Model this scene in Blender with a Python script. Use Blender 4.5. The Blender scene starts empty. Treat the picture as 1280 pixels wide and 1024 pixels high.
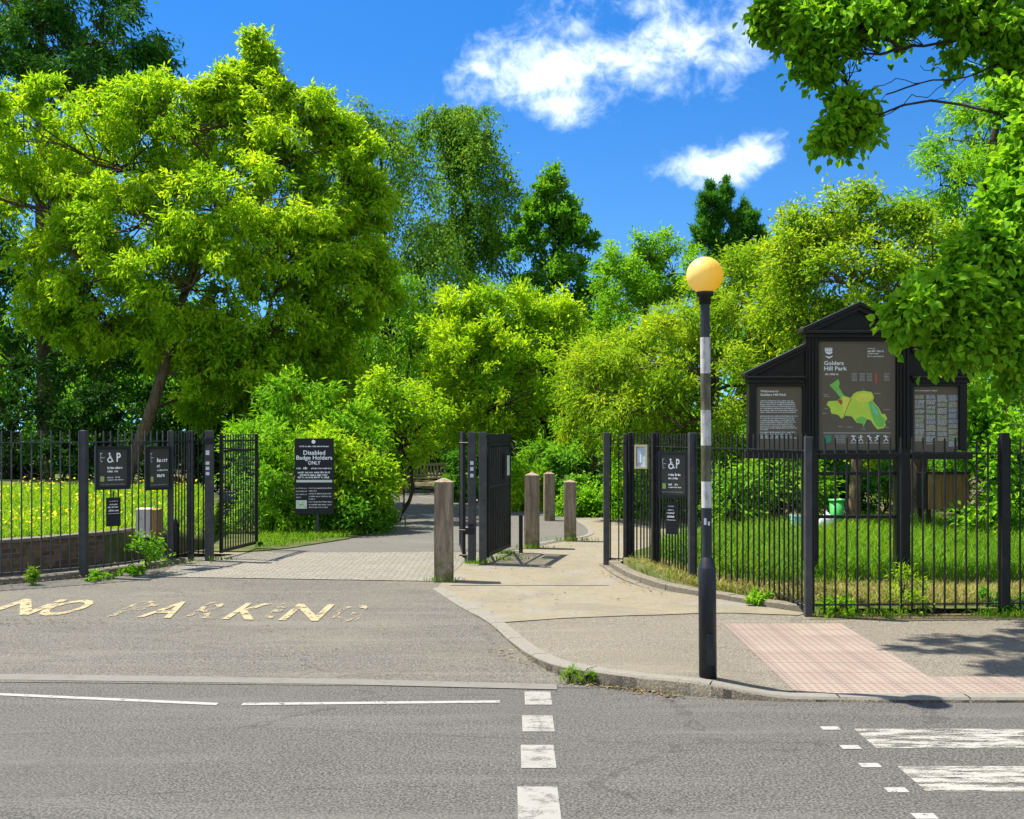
import bpy, bmesh, math, random
import numpy as np
from mathutils import Vector, Matrix

R = math.radians
F = 1450.0            # focal length in photo pixels (photo 1280 x 1024)
HOR, CX, CAMZ = 540.0, 640.0, 2.0
sc = bpy.context.scene
col = sc.collection
rng = np.random.default_rng(7)
rnd = random.Random(5)

def G(u, v, z=0.0):
    "ground point seen at photo pixel u,v when the ground there is at height z"
    d = (CAMZ - z) * F / (v - HOR)
    return ((u - CX) * d / F, d)
def AT(u, v, d):
    "point at distance d seen at photo pixel u,v"
    return np.array([(u - CX) * d / F, d, CAMZ + (HOR - v) * d / F])

# ------------------------------------------------------------------ materials
class NT:
    def __init__(s, name):
        s.m = bpy.data.materials.new(name); s.m.use_nodes = True
        s.t = s.m.node_tree; s.t.nodes.clear()
        s.out = s.n('ShaderNodeOutputMaterial')
    def n(s, typ, **kw):
        nd = s.t.nodes.new(typ)
        for k, v in kw.items():
            if k.startswith('i_'):
                nd.inputs[k[2:].replace('_', ' ')].default_value = v
            else: setattr(nd, k, v)
        return nd
    def l(s, a, b): s.t.links.new(a, b)
    def put(s, sock, v):
        if isinstance(v, bpy.types.NodeSocket): s.l(v, sock)
        elif isinstance(v, (tuple, list)) and len(v) == 3 and sock.type == 'RGBA': sock.default_value = (*v, 1)
        else: sock.default_value = v
    def math(s, op, a, b=0.0, c=None, clamp=False):
        nd = s.n('ShaderNodeMath', operation=op, use_clamp=clamp)
        s.put(nd.inputs[0], a); s.put(nd.inputs[1], b)
        if c is not None: s.put(nd.inputs[2], c)
        return nd.outputs[0]
    def mix(s, f, a, b, blend='MIX'):
        nd = s.n('ShaderNodeMix', data_type='RGBA', blend_type=blend)
        s.put(nd.inputs[0], f); s.put(nd.inputs[6], a); s.put(nd.inputs[7], b)
        return nd.outputs[2]
    def noise(s, vec, scale, detail=4, rough=0.55, dist=0.0):
        nd = s.n('ShaderNodeTexNoise'); nd.inputs['Scale'].default_value = scale
        nd.inputs['Detail'].default_value = detail; nd.inputs['Roughness'].default_value = rough
        nd.inputs['Distortion'].default_value = dist
        if vec is not None: s.l(vec, nd.inputs['Vector'])
        return nd.outputs['Fac']
    def voro(s, vec, scale, feature='F1', out='Distance'):
        nd = s.n('ShaderNodeTexVoronoi', feature=feature); nd.inputs['Scale'].default_value = scale
        s.l(vec, nd.inputs['Vector']); return nd.outputs[out]
    def ramp(s, f, stops):
        nd = s.n('ShaderNodeValToRGB'); s.put(nd.inputs[0], f)
        e = nd.color_ramp.elements
        while len(e) < len(stops): e.new(0.5)
        for el, (p, c) in zip(e, stops):
            el.position = p; el.color = (*c, 1) if not isinstance(c, (int, float)) else (c, c, c, 1)
        return nd.outputs[0]
    def sstep(s, v, a, b):
        nd = s.n('ShaderNodeMapRange', interpolation_type='SMOOTHSTEP')
        s.put(nd.inputs[0], v); nd.inputs[1].default_value = a; nd.inputs[2].default_value = b
        return nd.outputs[0]
    def pos(s): return s.n('ShaderNodeNewGeometry').outputs['Position']
    def obj(s): return s.n('ShaderNodeTexCoord').outputs['Object']
    def island(s): return s.n('ShaderNodeNewGeometry').outputs['Random Per Island']
    def scale(s, vec, v3):
        nd = s.n('ShaderNodeMapping'); s.l(vec, nd.inputs[0]); nd.inputs['Scale'].default_value = v3
        return nd.outputs[0]
    def sep(s, vec):
        nd = s.n('ShaderNodeSeparateXYZ'); s.l(vec, nd.inputs[0]); return nd.outputs
    def bump(s, h, strength=0.3, dist=0.01):
        nd = s.n('ShaderNodeBump'); nd.inputs['Strength'].default_value = strength
        nd.inputs['Distance'].default_value = dist; s.l(h, nd.inputs['Height']); return nd.outputs[0]
    def bsdf(s, color, rough=0.6, normal=None, metal=0.0, spec=0.5):
        nd = s.n('ShaderNodeBsdfPrincipled')
        s.put(nd.inputs['Base Color'], color); s.put(nd.inputs['Roughness'], rough)
        nd.inputs['Metallic'].default_value = metal; nd.inputs['Specular IOR Level'].default_value = spec
        if normal is not None: s.l(normal, nd.inputs['Normal'])
        return nd.outputs[0]
    def done(s, shader): s.l(shader, s.out.inputs[0]); return s.m

M = {}
def plain(name, c, rough=0.5, var=0.12, scale=9.0, metal=0.0, spec=0.5, bump=0.0):
    t = NT(name); p = t.obj()
    f = t.noise(p, scale, 5, 0.6)
    a = tuple(x * (1 - var) for x in c); b = tuple(min(1, x * (1 + var)) for x in c)
    cc = t.mix(f, a, b)
    nrm = t.bump(t.noise(p, scale * 8, 4), bump, 0.005) if bump else None
    M[name] = t.done(t.bsdf(cc, rough, nrm, metal, spec)); return M[name]

GK = .56     # ground albedo level (sunlit tones are set by the exposure)
def asphalt(name, dark, light, patch, grain=170, grainamt=0.45, bump=0.35, patchscale=0.5, rough=0.85):
    t = NT(name); p = t.pos()
    dark, light, patch = [tuple(x * GK * w for x, w in zip(c, (1.015, .99, .915))) for c in (dark, light, patch)]
    g = t.noise(p, grain * .5, 4, 0.75)
    v = t.voro(p, grain * 0.45)
    sp = t.math('MULTIPLY', t.sstep(g, 0.36, 0.62), t.sstep(v, 0.10, 0.5))
    base = t.mix(sp, tuple(x * (1 - grainamt) for x in dark), light)
    big = t.noise(p, patchscale, 5, 0.62, 0.4)
    base = t.mix(t.math('MULTIPLY', t.sstep(big, 0.42, 0.72), 0.75), base, t.mix(sp, tuple(x * 0.7 for x in patch), patch))
    big2 = t.noise(p, patchscale * 3.3, 4, 0.6)
    base = t.mix(t.math('MULTIPLY', t.sstep(big2, 0.5, 0.75), 0.22), base, tuple(x * .55 for x in dark))
    sk = t.noise(t.scale(p, (.12, 1, 1)), 2.6, 5, .6, .3)
    base = t.mix(t.math('MULTIPLY', t.sstep(sk, .5, .68), .2), base, tuple(x * 1.25 for x in light))
    sk2 = t.noise(t.scale(p, (.35, 1, 1)), 1.4, 6, .7, .8)
    base = t.mix(t.math('MULTIPLY', t.sstep(sk2, .55, .70), .16), base, tuple(x * .45 for x in dark))
    st = t.voro(t.scale(p, (1, 1, 0)), 23)
    lit = t.math('LESS_THAN', st, 0.035)
    base = t.mix(t.math('MULTIPLY', lit, 0.5), base, (.32, .29, .22))
    crk = t.voro(t.scale(p, (0.35, 1, 0)), 0.9, 'DISTANCE_TO_EDGE')
    cn = t.math('ADD', crk, t.math('MULTIPLY', t.math('SUBTRACT', t.noise(p, 5, 4), .5), .12))
    base = t.mix(t.math('MULTIPLY', t.math('LESS_THAN', t.math('ABSOLUTE', cn), 0.006), 0.35), base, tuple(x * .35 for x in dark))
    nrm = t.bump(t.math('ADD', g, v), bump, 0.006)
    M[name] = t.done(t.bsdf(base, rough, nrm, 0, 0.3)); return M[name]

def build_materials():
    asphalt('road_asphalt', (.135, .132, .128), (.31, .30, .288), (.22, .212, .20), 120, .62, .7, .35)
    asphalt('forecourt_asphalt', (.20, .192, .178), (.36, .345, .315), (.34, .315, .26), 120, .58, .5, .45)
    asphalt('drive_asphalt', (.20, .195, .185), (.34, .33, .31), (.27, .26, .24), 120, .35, .3, .4)
    asphalt('pavement_asphalt', (.30, .272, .232), (.50, .455, .385), (.38, .345, .26), 120, .5, .5, .6)
    # buff gravel bonded path
    t = NT('buff_path'); p = t.pos()
    g = t.noise(p, 90, 3, .7); b = t.noise(p, .9, 6, .65, .6); c = t.noise(t.scale(p, (1, 2.6, 1)), 4.5, 5, .7, .8)
    cc = t.mix(t.sstep(g, .3, .7), (0.180, 0.147, 0.083), (0.372, 0.320, 0.201))
    cc = t.mix(t.math('MULTIPLY', t.sstep(b, .45, .68), .55), cc, (0.180, 0.159, 0.116))
    cc = t.mix(t.math('MULTIPLY', t.sstep(c, .52, .66), .5), cc, (0.144, 0.118, 0.072))
    c2 = t.noise(p, 14, 4, .7)
    cc = t.mix(t.math('MULTIPLY', t.sstep(c2, .6, .72), .5), cc, (0.396, 0.353, 0.237))
    gx = t.noise(t.scale(p, (.7, 2.2, 1)), 9, 6, .75, 1.2)
    cc = t.mix(t.math('MULTIPLY', t.sstep(gx, .5, .62), .45), cc, (.20, .175, .125))
    wv = t.noise(p, 1.7, 5, .6); cc = t.mix(t.math('MULTIPLY', t.sstep(wv, .5, .66), .5), cc, (.27, .255, .225))
    M['buff_path'] = t.done(t.bsdf(cc, .9, t.bump(t.math('ADD', g, c), .5, .01), 0, .2))
    # granite setts
    t = NT('setts'); p = t.pos()
    br = t.n('ShaderNodeTexBrick')
    wn = t.n('ShaderNodeTexNoise'); wn.inputs['Scale'].default_value = 5; wn.inputs['Detail'].default_value = 3; t.l(p, wn.inputs['Vector'])
    wa = t.n('ShaderNodeVectorMath', operation='MULTIPLY_ADD'); t.l(wn.outputs['Color'], wa.inputs[0]); wa.inputs[1].default_value = (.09, .09, 0); t.l(p, wa.inputs[2]); t.l(wa.outputs[0], br.inputs['Vector'])
    br.inputs['Scale'].default_value = 3.4; br.inputs['Mortar Size'].default_value = .045; br.inputs['Bias'].default_value = 0
    br.inputs['Brick Width'].default_value = .6; br.inputs['Row Height'].default_value = .32; br.inputs['Mortar Smooth'].default_value = .4
    br.inputs['Color1'].default_value = (0.294, 0.261, 0.205, 1); br.inputs['Color2'].default_value = (0.204, 0.182, 0.143, 1)
    br.inputs['Mortar'].default_value = (0.096, 0.079, 0.051, 1)
    g = t.noise(p, 60, 3, .7); b = t.noise(p, 1.1, 5, .6)
    cc = t.mix(t.math('MULTIPLY', g, .45), br.outputs[0], (0.351, 0.316, 0.257))
    cc = t.mix(t.math('MULTIPLY', t.sstep(b, .5, .7), .5), cc, (0.230, 0.194, 0.125))
    hb = t.math('ADD', t.math('MULTIPLY', br.outputs['Fac'], -1), t.math('MULTIPLY', g, .4))
    M['setts'] = t.done(t.bsdf(cc, .8, t.bump(hb, .6, .02), 0, .3))
    # tactile paving
    t = NT('tactile'); p = t.pos(); s = t.sep(p)
    def cell(o, k, off):
        return t.math('SUBTRACT', t.math('FRACT', t.math('ADD', t.math('MULTIPLY', o, k), off)), .5)
    fx, fy = cell(s[0], 15, .1), cell(s[1], 15, .2)
    r = t.math('SQRT', t.math('ADD', t.math('MULTIPLY', fx, fx), t.math('MULTIPLY', fy, fy)))
    dot = t.math('SUBTRACT', 1, t.sstep(r, .22, .36))
    jx = t.math('ABSOLUTE', cell(s[0], 2.5, .5)); jy = t.math('ABSOLUTE', cell(s[1], 2.5, .25))
    joint = t.math('GREATER_THAN', t.math('MAXIMUM', jx, jy), .482)
    fx2 = t.n('ShaderNodeVectorMath', operation='FLOOR'); t.l(t.scale(p, (2.5, 2.5, 0)), fx2.inputs[0])
    wn = t.n('ShaderNodeTexWhiteNoise'); t.l(fx2.outputs[0], wn.inputs['Vector'])
    cc = t.mix(wn.outputs['Value'], (0.263, 0.191, 0.160), (0.323, 0.252, 0.212))
    g = t.noise(p, 70, 4, .7); b = t.noise(p, 2.2, 5, .65)
    cc = t.mix(t.math('MULTIPLY', g, .5), cc, (0.365, 0.312, 0.271))
    cc = t.mix(t.math('MULTIPLY', dot, .6), cc, (0.194, 0.140, 0.118))
    cc = t.mix(t.math('MULTIPLY', t.sstep(b, .5, .75), .5), cc, (0.236, 0.210, 0.174))
    cc = t.mix(t.math('MULTIPLY', joint, .6), cc, (0.116, 0.094, 0.076))
    M['tactile'] = t.done(t.bsdf(cc, .85, t.bump(t.math('SUBTRACT', dot, joint), .8, .006), 0, .2))
    # soil and lawn base
    t = NT('soil_grass'); p = t.pos()
    a = t.noise(p, 2.2, 6, .65); b = t.noise(p, 30, 3, .7)
    cc = t.mix(t.sstep(a, .4, .62), (.05, .085, .014), (.13, .13, .05))
    cc = t.mix(t.math('MULTIPLY', b, .6), cc, (.045, .05, .02))
    M['soil_grass'] = t.done(t.bsdf(cc, .95, t.bump(b, .6, .03), 0, .1))
    t = NT('dry_soil'); p = t.pos()
    a = t.noise(p, 3, 6, .65); b = t.noise(p, 40, 3, .7)
    cc = t.mix(t.sstep(a, .4, .62), (.10, .085, .045), (.24, .20, .11))
    cc = t.mix(t.math('MULTIPLY', b, .5), cc, (.07, .06, .03))
    M['dry_soil'] = t.done(t.bsdf(cc, .95, t.bump(b, .6, .03), 0, .1))
    # stone kerb
    def stone(name, c1, c2, dirt, sc_=6):
        t = NT(name); p = t.pos()
        a = t.noise(p, sc_, 6, .7); b = t.noise(p, 90, 3, .7); k = t.noise(p, sc_ * 3, 4, .7, .6)
        cc = t.mix(a, c1, c2); cc = t.mix(t.math('MULTIPLY', b, .4), cc, tuple(x * .55 for x in c1))
        cc = t.mix(t.math('MULTIPLY', t.sstep(k, .52, .66), .65), cc, dirt)
        M[name] = t.done(t.bsdf(cc, .85, t.bump(t.math('ADD', b, a), .5, .01), 0, .25))
    stone('kerb_stone', (0.222, 0.207, 0.175), (0.321, 0.300, 0.254), (0.167, 0.150, 0.113))
    stone('edging_stone', (0.185, 0.162, 0.118), (0.297, 0.264, 0.203), (0.056, 0.051, 0.034), 9)
    stone('pale_concrete', (.185, .176, .155), (.25, .238, .212), (.15, .138, .112), 3)
    stone('pale_block', (.60, .54, .45), (.74, .68, .58), (.40, .34, .25), 3)
    # brick
    t = NT('brick'); p = t.obj()
    br = t.n('ShaderNodeTexBrick'); t.l(t.scale(p, (1, 1, 1)), br.inputs['Vector'])
    br.inputs['Scale'].default_value = 1; br.inputs['Brick Width'].default_value = .225; br.inputs['Row Height'].default_value = .075
    br.inputs['Mortar Size'].default_value = .008
    br.inputs['Color1'].default_value = (.17, .11, .06, 1); br.inputs['Color2'].default_value = (.08, .05, .035, 1); br.inputs['Mortar'].default_value = (.15, .13, .10, 1)
    # brick coordinates come from a UV map (metres along the wall, metres up)
    uv = t.n('ShaderNodeUVMap'); t.l(uv.outputs[0], br.inputs['Vector'])
    a = t.noise(t.pos(), 5, 5, .7)
    cc = t.mix(t.math('MULTIPLY', t.sstep(a, .45, .65), .6), br.outputs[0], (.05, .055, .025))
    M['brick'] = t.done(t.bsdf(cc, .9, t.bump(t.math('MULTIPLY', br.outputs['Fac'], -1), .5, .01), 0, .2))
    # painted marking, worn
    def paint(name, c, lo, hi, sx=1.0, sy=1.0, scale=9):
        t = NT(name); p = t.scale(t.pos(), (sx, sy, 1))
        a = t.noise(p, scale, 8, .75, .3); g = t.noise(t.pos(), 90, 2, .7)
        w = t.math('ADD', a, t.math('MULTIPLY', t.math('SUBTRACT', g, .5), .35))
        f = t.sstep(w, lo, hi)
        sh = t.bsdf(t.mix(g, tuple(x * .72 for x in c), c), .75, None, 0, .3)
        tr = t.n('ShaderNodeBsdfTransparent'); mx = t.n('ShaderNodeMixShader')
        t.l(f, mx.inputs[0]); t.l(sh, mx.inputs[1]); t.l(tr.outputs[0], mx.inputs[2])
        M[name] = t.done(mx.outputs[0])
    paint('white_paint', (.40, .395, .37), .55, .66, 1, 1, 14)
    paint('white_paint_worn', (0.420, 0.408, 0.366), .44, .60, .6, 2.6, 5)
    paint('white_paint_dash', (.36, .35, .32), .46, .74, 1.6, 1.6, 5)
    paint('cream_paint', (.45, .375, .215), .525, .59, 1.6, 1.0, 5)
    paint('cream_paint_worn', (.42, .355, .215), .45, .50, 1.6, 1.0, 5)
    # black metal
    t = NT('black_metal'); p = t.obj(); a = t.noise(p, 7, 6, .7); b = t.noise(p, 55, 4, .7)
    cc = t.mix(t.sstep(a, .45, .7), (.011, .0105, .0095), (.026, .025, .022))
    cc = t.mix(t.math('MULTIPLY', t.sstep(b, .62, .72), .4), cc, (.07, .06, .05))
    M['black_metal'] = t.done(t.bsdf(cc, t.math('MULTIPLY_ADD', a, .25, .38), t.bump(b, .12, .003), 0, .28))
    t = NT('grey_metal'); p = t.obj(); a = t.noise(p, 7, 6, .7); b = t.noise(p, 55, 4, .7)
    cc = t.mix(t.sstep(a, .4, .7), (.030, .031, .031), (.058, .057, .054))
    cc = t.mix(t.math('MULTIPLY', t.sstep(b, .62, .72), .4), cc, (.09, .085, .08))
    M['grey_metal'] = t.done(t.bsdf(cc, .48, t.bump(b, .12, .003), 0, .5))
    plain('black_paint', (.0145, .0115, .008), .42, .5, 6, bump=.08, spec=.3)
    plain('sign_black', (.012, .0125, .013), .45, .2, 4, spec=.3)
    plain('sign_charcoal', (.050, .050, .038), .5, .25, 3, spec=.25)
    plain('panel_grey', (.165, .135, .092), .6, .12, 2.5, spec=.2)
    plain('ink_white', (.93, .92, .88), .6, .04)
    plain('ink_grey', (.62, .61, .56), .6, .15, 30)
    plain('ink_pale', (0.739, 0.761, 0.718), .6, .35, 22)
    plain('ink_tan', (0.783, 0.718, 0.522), .6, .3, 22)
    plain('ink_blue', (0.587, 0.652, 0.783), .6, .3, 22)
    plain('ink_green', (0.522, 0.783, 0.478), .6, .3, 22)
    plain('ink_red', (.50, .10, .08), .6, .15)
    plain('ink_line_red', (.36, .06, .03), .6, .15)
    plain('map_green', (0.240, 0.630, 0.105), .6, .2, 12)
    plain('map_lime', (0.630, 0.825, 0.075), .6, .2, 9)
    plain('map_yellow', (0.930, 0.900, 0.105), .6, .2, 12)
    plain('map_aqua', (0.225, 0.690, 0.450), .6, .2, 12)
    plain('leaf_emblem', (.05, .33, .16), .6, .1)
    plain('tag_lime', (.34, .42, .10), .6, .2, 20)
    plain('tag_white', (.62, .64, .66), .5, .2, 20)
    plain('glass_pale', (.42, .50, .55), .15, .4, 12)
    plain('frame_buff', (.35, .31, .18), .55, .25, 12)
    plain('tub_green', (.05, .42, .07), .4, .2, 5)
    plain('crate_teal', (.24, .52, .44), .45, .15, 5)
    plain('bag_white', (.62, .66, .68), .5, .15, 8)
    # globe
    t = NT('globe_amber'); p = t.obj(); s = t.sep(p)
    a = t.noise(t.scale(p, (3, 3, .9)), 5, 6, .7, .5); b = t.noise(t.scale(p, (2, 2, .7)), 11, 6, .75, 1.0)
    sx = t.sstep(s[0], -.13, .14)
    cc = t.mix(sx, (.93, .78, .31), (.90, .61, .045))
    cc = t.mix(t.math('MULTIPLY', t.sstep(b, .56, .70), t.math('MULTIPLY', t.sstep(s[2], -.02, .10), .9)), cc, (.42, .20, .04))
    cc = t.mix(t.math('MULTIPLY', t.sstep(a, .5, .75), .3), cc, (.90, .70, .32))
    bs = t.bsdf(cc, .35, None, 0, .4); tl = t.n('ShaderNodeBsdfTranslucent'); t.l(cc, tl.inputs[0])
    mx = t.n('ShaderNodeMixShader'); mx.inputs[0].default_value = .5; t.l(bs, mx.inputs[1]); t.l(tl.outputs[0], mx.inputs[2])
    M['globe_amber'] = t.done(mx.outputs[0])
    def pole(name, c, dirt, amt):
        t = NT(name); p = t.obj(); a = t.noise(t.scale(p, (1, 1, .35)), 22, 6, .7)
        cc = t.mix(t.math('MULTIPLY', t.sstep(a, .42, .7), amt), c, dirt)
        M[name] = t.done(t.bsdf(cc, .45, None, 0, .4))
    pole('pole_white', (.72, .69, .62), (.33, .30, .24), .95)
    pole('pole_black', (.016, .017, .02), (.05, .05, .045), .5)
    pole('pole_olive', (.065, .056, .026), (.17, .15, .075), .9)
    pole('sleeve_black', (.010, .012, .016), (.035, .036, .04), .6)
    # wood
    def wood(name, c1, c2, dark, moss=True, ax=(9, 9, .8)):
        t = NT(name); p = t.obj()
        oi = t.n('ShaderNodeObjectInfo').outputs['Random']
        va = t.n('ShaderNodeVectorMath', operation='ADD'); t.l(t.scale(p, ax), va.inputs[0])
        cb = t.n('ShaderNodeCombineXYZ'); t.l(t.math('MULTIPLY', oi, 37), cb.inputs[0]); t.l(t.math('MULTIPLY', oi, 11), cb.inputs[2]); t.l(cb.outputs[0], va.inputs[1])
        q = va.outputs[0]
        a = t.noise(q, 2.0, 7, .7, .5); b = t.noise(q, 9, 5, .75, .2)
        cc = t.mix(t.sstep(a, .35, .65), c1, c2)
        cc = t.mix(t.math('MULTIPLY', t.sstep(b, .56, .64), .8), cc, dark)
        if moss:
            z = t.sep(p)[2]; m = t.noise(p, 8, 5, .7)
            f = t.math('MULTIPLY', t.math('SUBTRACT', 1, t.sstep(z, .02, .55)), t.sstep(m, .42, .62))
            cc = t.mix(f, cc, (.11, .12, .03))
            st = t.noise(t.scale(p, (2, 2, .8)), 3, 5, .7)
            cc = t.mix(t.math('MULTIPLY', t.sstep(st, .55, .7), .6), cc, (.05, .042, .03))
        M[name] = t.done(t.bsdf(cc, .85, t.bump(t.math('ADD', a, b), .5, .01), 0, .2))
    wood('weathered_wood', (.165, .125, .082), (.31, .245, .168), (.05, .037, .024))
    wood('bench_wood', (0.315, 0.240, 0.135), (0.450, 0.360, 0.225), (0.150, 0.105, 0.060), False, (1, 12, 12))
    wood('dark_wood', (0.026, 0.021, 0.015), (0.053, 0.041, 0.030), (0.011, 0.009, 0.007), False)
    wood('brown_board', (.26, .15, .045), (.38, .24, .08), (.12, .07, .025), False)
    # bark
    def bark(name, c1, c2):
        t = NT(name); p = t.pos(); a = t.noise(t.scale(p, (1, 1, .3)), 14, 6, .75, .4); m = t.noise(p, 1.6, 4)
        cc = t.mix(t.sstep(a, .35, .65), c1, c2); cc = t.mix(t.math('MULTIPLY', t.sstep(m, .55, .7), .5), cc, (.07, .075, .03))
        M[name] = t.done(t.bsdf(cc, .95, t.bump(a, .8, .03), 0, .15))
    bark('bark_brown', (.065, .045, .026), (.17, .12, .07))
    bark('bark_dark', (.022, .017, .012), (.07, .055, .04))
    # leaves
    def leaf(name, c1, c2, c3, trans=.4, tcol=None, rough=.55, clump=.9, spec=.06):
        t = NT(name); i = t.island(); p = t.pos()
        cl = t.noise(p, clump, 3, .6)
        f = t.math('ADD', t.math('MULTIPLY', i, .6), t.math('MULTIPLY', t.sstep(cl, .3, .7), .4))
        cc = t.ramp(f, [(.1, c1), (.5, c2), (.95, c3)])
        tc = t.mix(1.0, cc, tcol or (1.25, 1.15, .6), 'MULTIPLY')
        bs = t.bsdf(cc, rough, None, 0, spec); tl = t.n('ShaderNodeBsdfTranslucent'); t.l(tc, tl.inputs[0])
        mx = t.n('ShaderNodeMixShader'); mx.inputs[0].default_value = trans; t.l(bs, mx.inputs[1]); t.l(tl.outputs[0], mx.inputs[2])
        M[name] = t.done(mx.outputs[0])
    leaf('leaf_gold', (.135, .32, .013), (.293, .50, .016), (.525, .67, .024), .52)
    leaf('leaf_lime', (.085, .25, .012), (.17, .40, .016), (.32, .54, .024), .48)
    leaf('leaf_mid', (.055, .19, .016), (.115, .31, .02), (.22, .43, .026), .47)
    leaf('leaf_olive', (.11, .25, .014), (.23, .40, .018), (.44, .54, .028), .5)
    leaf('leaf_birch', (.07, .19, .018), (.13, .29, .022), (.24, .40, .03), .45)
    leaf('leaf_deep', (.026, .12, .016), (.055, .20, .02), (.11, .29, .022), .42)
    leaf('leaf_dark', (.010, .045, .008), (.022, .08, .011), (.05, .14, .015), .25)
    leaf('leaf_conifer', (.018, .085, .012), (.042, .15, .016), (.10, .24, .024), .35)
    leaf('blade_grass', (.06, .175, .010), (.12, .27, .014), (.24, .39, .022), .46, clump=1.5)
    leaf('blade_meadow', (.10, .26, .010), (.20, .40, .014), (.40, .52, .02), .5, clump=1.2)
    leaf('blade_dry', (.22, .20, .06), (.34, .30, .11), (.44, .38, .17), .35, clump=1.5)
    leaf('petal_yellow', (.70, .56, .02), (.85, .66, .02), (.88, .78, .10), .3)
    leaf('leaf_litter', (.14, .10, .04), (.24, .18, .08), (.34, .28, .15), .1)
    def dim(k, *names):
        for nm in names:
            t = M[nm].node_tree
            for nd in [n for n in t.nodes if n.type == 'BSDF_PRINCIPLED']:
                kk = k if isinstance(k, tuple) else (k, k, k)
                mx = t.nodes.new('ShaderNodeMix'); mx.data_type = 'RGBA'; mx.blend_type = 'MULTIPLY'; mx.inputs[0].default_value = 1; mx.inputs[7].default_value = (*kk, 1)
                if nd.inputs['Base Color'].is_linked:
                    t.links.new(nd.inputs['Base Color'].links[0].from_socket, mx.inputs[6])
                else: mx.inputs[6].default_value = nd.inputs['Base Color'].default_value
                t.links.new(mx.outputs[2], nd.inputs['Base Color'])
    dim((.95, .985, 1.10), 'buff_path'); dim((.93, .97, 1.03), 'setts'); dim((.99, 1.0, .98), 'tactile'); dim((.985, 1, 1.015), 'road_asphalt')
    dim(.72, 'road_asphalt', 'forecourt_asphalt', 'drive_asphalt', 'pavement_asphalt', 'buff_path', 'setts', 'tactile', 'kerb_stone', 'edging_stone', 'pale_concrete', 'white_paint', 'white_paint_worn', 'white_paint_dash',
        'cream_paint', 'cream_paint_worn', 'pole_white', 'leaf_litter', 'dry_soil')
build_materials()

# ------------------------------------------------------------------ objects
def tag(o, label=None, cat=None, group=None, kind=None):
    if label: o['label'] = label
    if cat: o['category'] = cat
    if group: o['group'] = group
    if kind: o['kind'] = kind
    return o
def thing(name, loc, label, cat, group=None):
    o = bpy.data.objects.new(name, None); col.objects.link(o)
    o.location = (loc[0], loc[1], loc[2] if len(loc) > 2 else 0); o.empty_display_size = .2
    return tag(o, label, cat, group)
def root_of(o):
    while o.parent: o = o.parent
    return o
def link_mesh(name, me, m, parent=None):
    for x in (m if isinstance(m, (list, tuple)) else [m]): me.materials.append(M[x] if isinstance(x, str) else x)
    o = bpy.data.objects.new(name, me); col.objects.link(o)
    if parent is not None: o.parent = parent
    return o

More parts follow.
